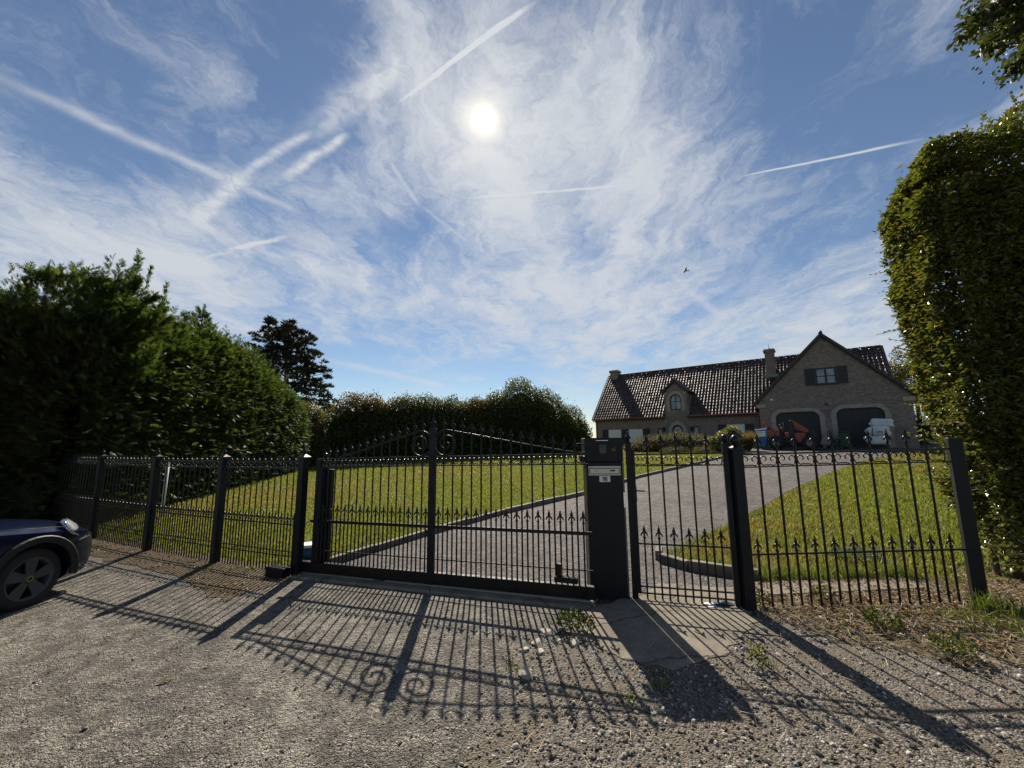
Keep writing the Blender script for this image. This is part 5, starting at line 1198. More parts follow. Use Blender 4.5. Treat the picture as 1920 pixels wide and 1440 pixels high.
lawn_left = fence_in + [(p[0] - .10, p[1] + .08) for p in L_edge] + [(17.0, 27.6), (15.5, 28.6), (5, 33), (-4, 27), (-11, 23.5), (-11.5, 9.7)]
lawn_right = [(2.75, 4.95), (4.45, 4.75), (4.75, 4.5), (5.3, 5.2), (8, 4.6), (14, 8), (30, 14), (27, 21)] + [(p[0] + .03, p[1] - .05) for p in R_edge[::-1]] + [(2.15, 5.6)]
def scatter(poly, n, fall=1.0, near=4.0):
    xs = [p[0] for p in poly]; ys = [p[1] for p in poly]; X = []; Y = []; got = 0
    while got < n:
        x = rng.uniform(min(xs), max(xs), 60000); y = rng.uniform(min(ys), max(ys), 60000); k = inpoly(x, y, poly) & (rng.random(60000) < np.minimum(1, (near / np.hypot(x, y)) ** fall))
        X.append(x[k]); Y.append(y[k]); got += k.sum()
    return np.concatenate(X)[:n], np.concatenate(Y)[:n]
X, Y = scatter(lawn_left, 95000, 1.7, 6.0); dd = np.hypot(X, Y); blades('lawn_grass', X, Y, rng.uniform(.035, .075, len(X)) * (1 + .02 * dd), 0.0055 + 0.0011 * dd, M_grass, .6)
X, Y = scatter(lawn_right, 52000, 1.7, 5.5); dd = np.hypot(X, Y); blades('lawn_grass', X, Y, rng.uniform(.035, .08, len(X)) * (1 + .02 * dd), 0.0055 + 0.0011 * dd, M_grass, .6)
tall = []
def clump(cx, cy, r, n, h0, h1):
    a = rng.random(n) * 2 * PI; q = r * np.sqrt(rng.random(n)); tall.append((cx + np.cos(a) * q, cy + np.sin(a) * q, rng.uniform(h0, h1, n)))
for t in np.linspace(0, 1, 30): clump(2.75 + 1.75 * t, 4.84 + random.gauss(0, .06), .10, 90, .06, .20)
for t in np.linspace(0, 1, 14): clump(2.2 + .6 * t, 5.48 - .42 * t + .12, .07, 60, .05, .17)
for t in np.linspace(0, 1, 26): clump(2.2 + 2.9 * t, 5.9 + 2.55 * t, .08, 45, .04, .13)
p = gp(1860, 1150); 
for _ in range(6): clump(p[0] + random.gauss(0, .10), p[1] + random.gauss(0, .05), .08, 60, .06, .22)
for _ in range(12): clump(p[0] + random.uniform(-.1, .6), p[1] + random.uniform(-.4, 0), .10, 60, .04, .14)
for px, py, k in ((505, 1078, 70), (470, 1070, 60), (440, 1068, 50), (385, 1075, 40), (560, 1085, 30), (1235, 1265, 40), (1240, 1290, 40), (1440, 1252, 45), (1180, 1312, 30), (965, 1255, 35), (1650, 1140, 30)):
    q = gp(px, py); clump(q[0], q[1], .07, k, .02, .08)
X = np.concatenate([t[0] for t in tall]); Y = np.concatenate([t[1] for t in tall]); Hh = np.concatenate([t[2] for t in tall])
blades('tall_grass', X, Y, Hh, np.full(len(X), .006), M_tallgrass, .45)

# ------------------------------------------------------------------ parked car, nose towards the fence
M_paint = mat('dark_blue_paint', 0.10, (0.006, 0.009, 0.026), 0.0, 0.45)
M_paint.node_tree.nodes['Principled BSDF'].inputs['Coat Weight'].default_value = 0.0; M_paint.node_tree.nodes['Principled BSDF'].inputs['Coat Roughness'].default_value = 0.04
M_clad = mat('black_cladding', 0.6, (0.010, 0.010, 0.011)); M_tyre = mat('tyre_rubber', 0.8, (0.013, 0.013, 0.013), fn=noisy((0.010, 0.010, 0.010), (0.022, 0.021, 0.020), 12))
M_rim = mat('grey_alloy', 0.45, (0.06, 0.06, 0.062), 0.2); M_chrome = mat('chrome', 0.08, (0.75, 0.76, 0.78), 1.0); M_yel = mat('yellow_trim', 0.4, (0.42, 0.38, 0.03))
M_carglass = mat('car_glass', 0.03, (0.006, 0.008, 0.010), 0, 1.0)
M_lens = mat('headlight_lens', 0.04, (0.62, 0.64, 0.66), 0.0, 1.0); M_lens.node_tree.nodes['Principled BSDF'].inputs['Transmission Weight'].default_value = 0.6
M_refl = mat('reflector', 0.15, (0.6, 0.62, 0.64), 0.9)
car = empty('parked_car', g3(-6.20, 4.72), math.radians(-1.5)); tag(car, 'dark blue hatchback with round headlight parked nose towards the railings', 'car')
ST = [(0.80, .40, .30, .50, .57), (0.78, .60, .24, .60, .68), (0.72, .72, .20, .66, .76), (0.60, .80, .19, .71, .835), (0.42, .845, .19, .75, .89), (0.20, .865, .19, .785, .93), (0.0, .87, .19, .81, .955), (-0.3, .87, .19, .85, .985), (-0.6, .865, .19, .885, 1.01),
      (-0.95, .865, .19, .91, 1.02), (-1.5, .865, .19, .93, 1.02), (-2.1, .868, .19, .945, 1.02), (-2.55, .865, .19, .955, 1.02), (-2.85, .84, .21, .95, 1.01), (-3.02, .76, .26, .92, .98), (-3.08, .55, .36, .85, .92)]
def section(w_, zl, zs, zt):
    h = [(0, zl), (w_ - .12, zl), (w_ - .035, zl + .06), (w_ - .005, zl + .20), (w_, zl + .34), (w_ - .004, (zl + zs) / 2 + .14), (w_ - .012, zs - .06), (w_ - .024, zs), (w_ - .10, zs + .30 * (zt - zs)), (w_ - .20, zs + .62 * (zt - zs)), (w_ * .5, zt - .012), (0, zt)]
    return h + [(-x, z) for x, z in h[-2:0:-1]]
mb = MB(); rows = [[(x, y, z) for x, z in section(*r)] for y, *r in ST]; rows = [r + [r[0]] for r in rows]; mb.grid(rows, True)
mb.add(rows[0][:-1], [tuple(range(len(rows[0]) - 1))]); mb.add(rows[-1][:-1], [tuple(range(len(rows[-1]) - 2, -1, -1))])
body = mb.build('body', M_paint, car)
cut = MB()
for y in (0.0, -2.50):
    for sx in (-1, 1): cut.lathe([(0.375, -.16), (0.375, .16)], 28, c=(sx * .82, y, .33), axis='x', smooth=False)
co = cut.build('tmp_cut', M_clad); co.parent = car
bpy.context.view_layer.update()
md = body.modifiers.new('b', 'BOOLEAN'); md.operation = 'DIFFERENCE'; md.object = co; md.solver = 'EXACT'
dg = bpy.context.evaluated_depsgraph_get(); nm = bpy.data.meshes.new_from_object(body.evaluated_get(dg)); body.modifiers.clear(); body.data = nm; nm.set_sharp_from_angle(angle=math.radians(24)); bpy.data.objects.remove(co)
gh = MB(); G = [(-0.72, .74, 1.00, 1.01), (-0.98, .72, 1.00, 1.19), (-1.28, .69, 1.0, 1.36), (-1.7, .67, 1.0, 1.41), (-2.3, .66, 1.0, 1.40), (-2.7, .65, 1.0, 1.35), (-2.95, .66, 1.0, 1.02)]
rows = [[(w_, y, a), (w_ - .015, y, a + (b - a) * .45), (w_ - .09 * min(1, (b - a) * 3), y, b - .04 * min(1, (b - a) * 3)), (w_ * .6, y, b), (0, y, b + .01), (-w_ * .6, y, b), (-w_ + .09 * min(1, (b - a) * 3), y, b - .04 * min(1, (b - a) * 3)), (-w_ + .015, y, a + (b - a) * .45), (-w_, y, a)] for y, w_, a, b in G]
gh.grid(rows, True).build('glasshouse', M_carglass, car)
rf = MB(); rf.grid([[(w_ * k, y, b + .018 - .03 * abs(k) ** 4) for k in (-.88, -.6, -.3, 0, .3, .6, .88)] for y, w_, a, b in G[2:6]], True).build('roof', M_paint, car)
for sx in (-1, 1):
    for y, nm_ in ((0.0, 'wheel'), (-2.50, 'wheel')):
        wh = MB().lathe([(0.205, -.09), (0.235, -.10), (0.30, -.095), (0.318, -.07), (0.322, 0), (0.318, .07), (0.30, .095), (0.235, .10), (0.205, .09)], 32, axis='x', cap=False).build('wheel', M_tyre, car)
        wh.location = (sx * .735, y, .322); e = sx
        MB().lathe([(0.20, -.09), (0.20, .085), (0.212, .098), (0.225, .098)], 32, axis='x', cap=False).build('rim', M_rim, wh).rotation_euler = (0, 0, 0 if sx > 0 else PI)
        di = MB().lathe([(0.0, .02), (0.19, .02), (0.20, .0)], 24, axis='x').build('brake_disc', M_clad, wh); di.rotation_euler = (0, 0, 0 if sx > 0 else PI)
        sp = MB()
        for k in range(5):
            a = 2 * PI * k / 5 + .35; c, s_ = math.cos(a), math.sin(a); pr = lambda r, t: (r * c - t * s_, r * s_ + t * c)
            q = [pr(.03, -.035), pr(.20, -.078), pr(.205, .0), pr(.20, .05), pr(.03, .03)]
            sp.prism(q, .070, .088, 'x')
        sp.lathe([(0.055, .06), (0.055, .090), (0.0, .094)], 16, axis='x')
        so = sp.build('spokes', M_rim, wh); so.rotation_euler = (0, 0, 0 if sx > 0 else PI)
        hc = MB().lathe([(0.030, .094), (0.028, .099), (0.0, .100)], 16, axis='x').build('hub_cap', M_clad, wh); hc.rotation_euler = (0, 0, 0 if sx > 0 else PI)
        yr = MB().tube([(.0985, .026 * math.cos(t), .026 * math.sin(t)) for t in np.linspace(0, 2 * PI, 20)], .004, 5).build('hub_ring', M_yel, wh); yr.rotation_euler = (0, 0, 0 if sx > 0 else PI)
        arc = np.linspace(-0.18, PI + 0.18, 22); x0, x1 = .855, .892
        fl = MB(); o_ = [(.445 * math.cos(t), .33 + .445 * math.sin(t)) for t in arc]; i_ = [(.365 * math.cos(t), .33 + .365 * math.sin(t)) for t in arc]
        fl.ring(o_, i_, x0, x1); fl.v = [(v[1] * sx, v[0] + y, v[2]) for v in fl.v]
        fl.build('wheel_arch', M_clad, car, bevel=0.01)
    MB().box(min(sx * .80, sx * .885), -2.08, .17, max(sx * .80, sx * .885), -.42, .30).build('sill_trim', M_clad, car, bevel=0.02)
    MB().tube([(sx * .872, -2.3, .915), (sx * .868, -1.0, .895), (sx * .862, -.55, .868)], .007, 5).build('belt_trim', M_chrome, car)
    # headlight set into the wing
    Z = Vector((sx * 0.62, 0.55, 0.56)).normalized(); Xa = Vector((-sx * .55, .75, -.35)); Xa = (Xa - Z * Xa.dot(Z)).normalized(); Ya = Z.cross(Xa)
    M4 = Matrix((Xa, Ya, Z)).transposed().to_4x4(); M4.translation = Vector((sx * .715, .475, .778)) - Z * .010
    def place(b, nm_, m_, par=car):
        o = b.build(nm_, m_, par); 
        if par is car: o.matrix_local = M4; o.scale = (1.42, .98, .8)
        return o
    hl = place(MB().lathe([(0.145, -.03), (0.145, .012), (0.118, .010), (0.095, -.03), (0.0, -.05)], 28), 'headlight', M_refl)
    MB().tube([(.135 * math.cos(t), .135 * math.sin(t), .014) for t in np.linspace(0, 2 * PI, 33)], .0115, 6).build('chrome_ring', M_chrome, hl)
    MB().tube([(.088 * math.cos(t), .088 * math.sin(t), -.012) for t in np.linspace(0.5, 2 * PI - .5, 26)], .010, 6).build('daylight_ring', M_white, hl)
    MB().lathe([(0.045, -.03), (0.045, .0), (0.03, .012), (0.0, .016)], 16).build('projector', M_carglass, hl)
    MB().lathe([(0.128, .010), (0.10, .030), (0.05, .042), (0.0, .045)], 24).build('lens', M_lens, hl)
MB().tube([(.58, .795, .255), (.70, .755, .262), (.775, .65, .285), (.80, .58, .30)], .012, 6).build('bumper_trim', M_chrome, car)
MB().tube([(-.58, .795, .255), (-.70, .755, .262), (-.775, .65, .285), (-.80, .58, .30)], .012, 6).build('bumper_trim', M_chrome, car)
gr_ = MB().prism([(-.42, .52), (-.36, .60), (.36, .60), (.42, .52), (.36, .30), (-.36, .30)], .80, .815).build('grille', M_clad, car)
MB().tube([(-.42, .818, .52), (-.36, .818, .60), (.36, .818, .60), (.42, .818, .52), (.36, .818, .30), (-.36, .818, .30), (-.42, .818, .52)], .012, 6).build('grille_trim', M_chrome, gr_)
sm = MB()
for sx in (-1, 1):                                    # shut lines of the bonnet and the bumper
    sm.tube([(sx * .846, -.40, .905), (sx * .85, -.1, .872), (sx * .842, .15, .842), (sx * .82, .34, .812)], .005, 4)
    sm.tube([(sx * .80, .605, .655), (sx * .84, .46, .635), (sx * .853, .40, .60)], .006, 4)
    sm.tube([(sx * .871, -.47, .30), (sx * .874, -.47, .6), (sx * .868, -.5, .86)], .005, 4); sm.tube([(sx * .871, -1.72, .30), (sx * .874, -1.72, .6), (sx * .868, -1.7, .90)], .005, 4)
tag(sm.build('shut_lines', M_clad, car), kind='stuff')
for sx in (-1, 1): MB().lathe([(0.0, -.08), (.06, -.07), (.085, 0), (.06, .06), (0, .07)], 12, c=(sx * .98, -.95, 1.0), axis='x').build('door_mirror', M_paint, car)

# ------------------------------------------------------------------ things in front of the house
def hp(px, py, v):
    d = ray(px, py); t = ((J - CAM) @ hv + v) / (d @ hv); p = CAM + d * t - J; return float(p @ hu), float(p[2])
def hloc(u, v, z): p = J + hu * u + hv * v; return (p[0], p[1], p[2] + z)
TV = -2.75
M_red = mat('faded_red_paint', 0.5, fn=noisy((0.27, 0.045, 0.028), (0.36, 0.075, 0.045), 6, r0=0.4, r1=0.65)); M_blue2 = mat('blue_panel', 0.5, (0.03, 0.14, 0.30)); M_dark = mat('greasy_black', 0.5, (0.016, 0.016, 0.017)); M_grey = mat('worn_grey_metal', 0.5, (0.16, 0.155, 0.15), 0.4)
u0, z0_ = hp(1453, 843, TV)
tr_ = empty('compact_loader', hloc(0, TV, 0), -HA); tag(tr_, 'small red articulated loader with a blue box, parked before the left garage door', 'loader')
gz_ = float(terr(*hloc(1.5, TV, 0)[:2])) - J[2]
def T(x, y): return hp(1400 + x / 12, 760 + y / 12, TV)
def tprism(name, pts, y0, y1, m, bevel=0.02, parent=tr_):
    q = [T(*p) for p in pts]; a = sum(q[i][0] * q[(i + 1) % len(q)][1] - q[(i + 1) % len(q)][0] * q[i][1] for i in range(len(q)))
    return MB().prism(q, y0, y1).build(name, m, parent, bevel=bevel)
tprism('rear_box', [(205, 560), (470, 530), (485, 720), (450, 930), (280, 925), (235, 720)], -.42, .42, M_blue2)
tprism('white_panel', [(222, 590), (440, 572), (440, 700), (228, 710)], -.435, -.421, M_white, 0.0)
MB().tube([(*T(255, 615)[:1], -.437, T(255, 615)[1]), (T(370, 606)[0], -.437, T(370, 606)[1])], .016, 4).build('panel_stripe', M_blue2, tr_)
tprism('box_lid', [(200, 545), (460, 515), (465, 540), (203, 572)], -.45, .45, M_white, 0.01)
tprism('engine_cover', [(450, 560), (740, 545), (750, 690), (470, 705)], -.40, .40, M_red)
tprism('seat', [(480, 470), (520, 520), (640, 545), (640, 575), (480, 565)], -.25, .25, M_dark)
tprism('seat_back', [(380, 300), (425, 310), (520, 545), (470, 555)], -.22, .22, M_red)
for y in (-.24, .24): MB().tube([(T(400, 365)[0], y, T(400, 365)[1]), (T(480, 530)[0], y, T(480, 530)[1])], .02, 6).build('roll_bar', M_grey, tr_)
c_ = T(760, 480); MB().tube([(c_[0] + .03 * math.cos(t) + .0, .19 * math.cos(t), c_[1] + .16 * math.sin(t)) for t in np.linspace(0, 2 * PI, 18)], .016, 5).build('steering_wheel', M_dark, tr_)
MB().tube([(c_[0], 0, c_[1]), (T(860, 700)[0], 0, T(860, 700)[1])], .03, 6).build('steering_column', M_dark, tr_)
for (x, y) in ((700, 500), (820, 400), (800, 500)): q = T(x, y); MB().tube([(q[0], -.2, q[1]), (q[0] + .04, -.2, q[1] - .35)], .012, 5).lathe([(0, .03), (.03, 0), (0, -.03)], 8, c=(q[0], -.2, q[1])).build('lever', M_grey, tr_)
tprism('platform', [(750, 700), (1000, 700), (1000, 760), (760, 745)], -.42, .42, M_dark)
tprism('front_guard', [(860, 620), (960, 600), (960, 760), (880, 770)], -.38, -.30, M_red)
tprism('loader_mast', [(960, 340), (1060, 330), (1060, 900), (960, 900)], -.16, .16, M_dark)
tprism('engine_block', [(1080, 620), (1330, 620), (1310, 760), (1200, 850), (1120, 780)], -.36, .36, M_red)
for y in (-.30, .20):
    tprism('loader_arm', [(1030, 370), (1090, 375), (1400, 545), (1390, 610), (1330, 610), (1080, 480)], y, y + .09, M_red)
    tprism('lift_ram', [(1060, 520), (1100, 500), (1340, 590), (1330, 620)], y + .09, y + .14, M_grey, 0.01)
    tprism('front_link', [(1380, 540), (1480, 520), (1730, 860), (1660, 880)], y, y + .08, M_dark)
tprism('bucket', [(1650, 880), (1720, 640), (1810, 720), (1870, 830), (1840, 890)], -.55, .55, M_grey)
tprism('chassis', [(520, 720), (1560, 720), (1500, 850), (600, 850)], -.22, .22, M_dark)
for x in (685, 1440):
    for y in (-.46, .46):
        q = T(x, 872); r = 0.42 if x < 1000 else 0.40; zc = gz_ + r
        wl = MB().lathe([(r * .5, -.13), (r * .86, -.14), (r, -.09), (r, .09), (r * .86, .14), (r * .5, .13)], 24, axis='y', cap=False).build('wheel', M_tyre, tr_); wl.location = (q[0], y, zc)
        tl = MB()
        for k in range(14):
            a = 2 * PI * k / 14; tl.box(-.025, -.135, r - .01, .025, 0.0, r + .022); 
            for i in range(len(tl.v) - 8, len(tl.v)): vx, vy, vz = tl.v[i]; tl.v[i] = (vx * math.cos(a) + vz * math.sin(a), vy, -vx * math.sin(a) + vz * math.cos(a))
        tag(tl.build('tyre_lugs', M_tyre, wl), kind='stuff')
        s_ = -1 if y < 0 else 1
        MB().lathe([(r * .55, 0), (r * .52, .13), (r * .42, .10), (r * .2, .06), (0, .06)], 20, axis='y').build('rim', M_grey, wl).scale = (1, s_, 1)

# wheelie bin
q = hp(1586, 835, -1.35); wb = empty('wheelie_bin', hloc(q[0], -1.35, 0), -HA - .1); wb.location.z = float(terr(wb.location.x, wb.location.y)); tag(wb, 'dark green wheelie bin between the two garage doors', 'bin')
M_bin = mat('green_bin_plastic', 0.5, (0.018, 0.062, 0.030))
MB().add([(-.21, -.24, .06), (.21, -.24, .06), (.21, .20, .06), (-.21, .20, .06), (-.27, -.32, .95), (.27, -.32, .95), (.27, .26, .95), (-.27, .26, .95)], [(0, 3, 2, 1), (4, 5, 6, 7), (0, 1, 5, 4), (1, 2, 6, 5), (2, 3, 7, 6), (3, 0, 4, 7)]).build('body', M_bin, wb, bevel=0.02)
MB().add([(-.30, -.36, .955), (.30, -.36, .955), (.30, .30, .955), (-.30, .30, .955), (-.28, -.34, 1.0), (.28, -.34, 1.0), (.28, .30, 1.05), (-.28, .30, 1.05)], [(0, 3, 2, 1), (4, 5, 6, 7), (0, 1, 5, 4), (1, 2, 6, 5), (2, 3, 7, 6), (3, 0, 4, 7)]).build('lid', M_bin, wb, bevel=0.015)
MB().tube([(-.22, .34, 1.0), (.22, .34, 1.0)], .018, 6).build('handle', M_bin, wb)
for x in (-.24, .24): MB().lathe([(.05, -.03), (.10, -.03), (.10, .03), (.05, .03)], 14, c=(x, .22, .10), axis='x').build('wheel', M_tyre, wb)

# builders' sacks
M_sack = mat('white_woven_sack', 0.75, fn=noisy((0.55, 0.57, 0.60), (0.72, 0.73, 0.75), 5, 0.7, 14, bdist=0.05))
def sack(px, py, wd, dp, ht, tilt, label, seed, v=-1.7):
    q = hp(px, py, v); r = empty('bulk_sack', hloc(q[0], v, q[1]), -HA); tag(r, label, 'sack', 'white sacks before the right garage door')
    bm = bmesh.new(); bmesh.ops.create_cube(bm, size=1); bmesh.ops.subdivide_edges(bm, edges=bm.edges, cuts=7, use_grid_fill=True)
    co = np.array([v_.co for v_ in bm.verts]); n4 = (np.abs(co * 2) ** 4).sum(1) ** .25; co = co / np.maximum(n4, .6)[:, None] * .95
    co = co * np.array([wd, dp, ht]); nz = fbm(co, 2.2, seed); nz2 = fbm(co * np.array([1, 1, 2.5]), 5.0, seed + 1); co = co + unit(co) * (nz * .08 + nz2 * .05)[:, None]
    co[:, 2] += co[:, 0] * tilt + ht / 2; co[:, 0] += .06 * np.sin(co[:, 2] * 9 + seed)
    for v_, c in zip(bm.verts, co): v_.co = c
    me = bpy.data.meshes.new('sack'); bm.to_mesh(me); bm.free(); me.polygons.foreach_set('use_smooth', [True] * len(me.polygons)); link('cloth', me, M_sack, r)
    return r, wd, dp, ht
zb = float(terr(*hloc(6.0, -1.7, 0)[:2])) - J[2]
s1 = sack(1645, 835, 1.02, .95, .60, 0.0, 'white bulk sack at the bottom of the stack before the right garage door', 1)
s2 = sack(1648, 818, 1.04, .95, .58, 0.02, 'white bulk sack in the middle of the stack, dark strap across it', 2)
s3 = sack(1655, 802, 1.06, .9, .52, -0.16, 'tilted white bulk sack on top of the stack', 3)
for s in (s1, s2): MB().tube([(-.33, -.56, -.02), (-.31, -.60, .25), (-.27, -.56, .50)], .022, 5).build('strap', M_dark, s[0])
pm = MB(); [pm.box(-.10 + .09 * k, -.585, .20 + .03 * (k % 2), -.04 + .09 * k, -.565, .26 + .03 * (k % 2)) for k in range(3)]; pm.build('print', mat('sack_print', .6, (.04, .06, .12)), s2[0])
q = hp(1568, 834, -1.2); hb = bush('grey_heap', 'low grey heap on the ground between the garage doors', hloc(q[0], -1.2, 0)[:2], [((0, 0, .1), (.5, .35, .42))], 500, mat('grey_sheeting', .8, (.13, .12, .11)), (.10, .18), .9, cat='heap', trunk=False)

# bird
bd = aty(1286, 508, 30.0); bi = empty('flying_bird', tuple(bd), .5); bi.rotation_euler = (0.5, -1.05, .3); tag(bi, 'small dark bird flying above the house', 'bird')
M_bird = mat('dark_feathers', .7, (.012, .012, .013))
MB().lathe([(0.0, -.20), (.022, -.15), (.045, -.02), (.035, .08), (.028, .13), (0.0, .17)], 8, axis='y').add([(-.03, -.15, 0), (.03, -.15, 0), (.06, -.27, .0), (-.06, -.27, 0), (0, -.2, .012)], [(0, 1, 4), (1, 2, 4), (2, 3, 4), (3, 0, 4), (0, 3, 2, 1)]).build('body', M_bird, bi)
for s in (-1, 1): MB().add([(s * .03, .07, .01), (s * .16, .11, .07), (s * .34, -.02, .10), (s * .17, -.02, .06), (s * .03, -.06, .01), (s * .10, .02, .02)], [(0, 1, 3, 4), (1, 2, 3), (0, 4, 5), (4, 3, 5), (3, 1, 5), (1, 0, 5)]).build('wing', M_bird, bi)

# ------------------------------------------------------------------ loose things on the ground
M_pebble = bpy.data.materials.new('pebble'); M_pebble.use_nodes = True
t = NT(M_pebble.node_tree); b = t.n['Principled BSDF']; b.inputs['Roughness'].default_value = .75; b.inputs['Specular IOR Level'].default_value = .35
t.l.new(t.ramp(t.attr('rnd'), [(0, (.05, .043, .036)), (.3, (.11, .097, .08)), (.6, (.20, .18, .152)), (.85, (.34, .31, .27)), (1, (.56, .53, .48))]), b.inputs['Base Color'])
def ico(sub):
    bm = bmesh.new(); bmesh.ops.create_icosphere(bm, subdivisions=sub, radius=1); V = np.array([v.co for v in bm.verts]); F = np.array([[v.index for v in f.verts] for f in bm.faces]); bm.free(); return V, F
def octa():
    V = np.array([(1, 0, 0), (0, 1, 0), (-1, 0, 0), (0, -1, 0), (0, 0, 1), (0, 0, -1)], float); F = np.array([(0, 1, 4), (1, 2, 4), (2, 3, 4), (3, 0, 4), (1, 0, 5), (2, 1, 5), (3, 2, 5), (0, 3, 5)]); return V, F
def stones(name, X, Y, size, dz, m=M_pebble, flat=.6, sink=.25, low=False):
    V, F = octa() if low else ico(1); n = len(X); k = len(V); Q = rvec(n); W_ = rvec(n); a0 = unit(np.cross(Q, W_)); a1 = np.cross(Q, a0); R3 = np.stack([a0, a1, Q], 1)
    sc = size[:, None] * np.stack([rng.uniform(.8, 1.25, n), rng.uniform(.65, 1.0, n), rng.uniform(.4, .8, n)], 1)
    jit = 1 + rng.normal(size=(n, k)) * .13
    P = np.einsum('nkj,nji->nki', V[None] * jit[..., None] * sc[:, None, :], R3); P[..., 2] *= flat + .25
    P += np.stack([X, Y, terr(X, Y) + dz + size * (.5 - sink) * .7], 1)[:, None]
    F = (np.arange(n)[:, None, None] * k + F[None]).reshape(-1, 3)
    return tag(link(name, fast_mesh(name, P.reshape(-1, 3), F, m, rnd=np.repeat(rng.random(n), len(F) // n), smooth=False), None), kind='stuff')
pb_ = [(p[0], p[1]) for p in gravel_poly]
X, Y = scatter(pb_, 13000, 1.5, 2.4); keep = ~inpoly(X, Y, apron); X, Y = X[keep], Y[keep]
stones('gravel', X, Y, np.clip(rng.lognormal(-4.70, .36, len(X)), .004, .022), .010)
X, Y = scatter(verge_poly, 4500, 1.0, 3.0); stones('verge_gravel', X, Y, np.clip(rng.lognormal(-4.65, .4, len(X)), .004, .022), .012, low=True)
st_poly = [(-6.5, 6.6), (-4.3, 5.9), (-2.9, 5.3), (.6, 4.1), (1.2, 2.6), (.8, .6), (-3.2, .6), (-6.5, 3.0)]
X, Y = scatter(st_poly, 30000, 1.6, 2.4); stones('street_chippings', X, Y, np.clip(rng.lognormal(-5.2, .4, len(X)), .002, .014), .003, low=True)
X, Y = scatter([(-2.2, 5.9), (.5, 5.0), (2.1, 5.7), (4.5, 9), (2, 10.5), (-.8, 7.8)], 3000, .8, 5); stones('drive_chippings', X, Y, np.clip(rng.lognormal(-5.1, .3, len(X)), .003, .01), .008, low=True)

# dry straw, fallen leaves, small weeds
M_straw = leafmat('dry_straw', [(0, (.20, .155, .09)), (.6, (.36, .29, .18)), (1, (.52, .45, .31))], .25, .6, .3)
def straw(name, X, Y, dz):
    n = len(X); a = rng.random(n) * 2 * PI; ax = np.stack([np.cos(a), np.sin(a), np.abs(rng.normal(size=n)) * .28], 1); L_ = rng.uniform(.05, .20, n)
    return leaves(name, np.stack([X, Y, terr(X, Y) + dz], 1), ax, rvec(n) * .5 + np.array([0, 0, 1.0]), L_, .0042, M_straw, kind='stuff', simple=True)
X, Y = scatter(verge_poly, 10000, .9, 3.2); straw('dry_grass', X, Y, .016)
X, Y = scatter(pb_, 500, .6, 2.5); straw('dry_grass', X, Y, .02)
M_litter = leafmat('fallen_leaf', [(0, (.07, .04, .02)), (.4, (.15, .09, .045)), (.8, (.27, .18, .10)), (1, (.42, .33, .22))], .2, .6, .3)
def litter(X, Y, dz, s0=.022, s1=.05):
    n = len(X); L_ = rng.uniform(s0, s1, n); ax = rvec(n) * np.array([1, 1, .35]); return leaves('fallen_leaves', np.stack([X, Y, terr(X, Y) + dz + .004], 1), ax, rvec(n) * .45 + np.array([0, 0, 1.0]), L_, L_ * .6, M_litter, kind='stuff')
up_v = [xy(*p) for p in ((1420, 1150), (1450, 1108), (1800, 1100), (1900, 1180), (1900, 1235), (1700, 1195))]
X, Y = scatter(up_v, 1700, .3, 3.5); litter(X, Y, .016)
X, Y = scatter(verge_poly, 2600, .5, 3.5); litter(X, Y, .016)
X, Y = scatter(dirt_poly, 1500, .3, 6); litter(X, Y, .012, .02, .045)
X, Y = scatter(st_poly, 160, .3, 4); litter(X, Y, .008, .012, .03)
X, Y = scatter([(4.4, 4.2), (5.0, 4.0), (6.0, 4.9), (5.4, 6.2), (4.9, 5.6)], 900, .1, 4); litter(X, Y, .012)
X, Y = scatter([(2.4, 4.4), (4.3, 4.5), (4.3, 4.85), (2.6, 4.8)], 260, .1, 4); litter(X, Y, .03)
M_weedl = leafmat('green_weed_leaf', [(0, (.04, .07, .014)), (.6, (.08, .12, .025)), (1, (.19, .18, .04))], .38, .45, .4)
def weed(label, px, py, r, h, n, m=M_weedl, Ls=(.02, .045)):
    p = gp(px, py); w_ = bush('weed', label, (p[0], p[1]), [((0, 0, h * .35), (r, r * .8, h * .7))], n, m, Ls, .5, cat='weed', trunk=False, simple=False, core=False); w_.location.z += .012
    MB().tube([(0, 0, -.01), (0.01, 0, h * .5)], .004, 5).build('stem', M_weedl, w_)
weed('dark green weed growing beside the broken concrete pieces', 1072, 1182, .13, .10, 260)
weed('yellowing weed at the corner of the concrete apron', 1100, 1192, .07, .07, 90, M_olive)
weed('yellow green weed at the foot of the right railing panel', 1545, 1130, .10, .10, 170, M_olive)
weed('small green weed by the acorn topped gate post', 1430, 1142, .07, .09, 110, M_olive)
weed('low dark rosette weed on the dry verge', 1660, 1185, .13, .05, 200)
weed('clover like weed patch on the gravel edge of the verge', 1790, 1235, .13, .06, 220)
weed('pale green silver leaved weed behind the right railing', 1610, 1055, .30, .12, 380, leafmat('silver_weed', [(0, (.07, .10, .06)), (1, (.18, .22, .15))], .3, .5, .4), (.03, .06))
weed('bright green tuft in the gravel below the apron', 1420, 1252, .05, .05, 70)

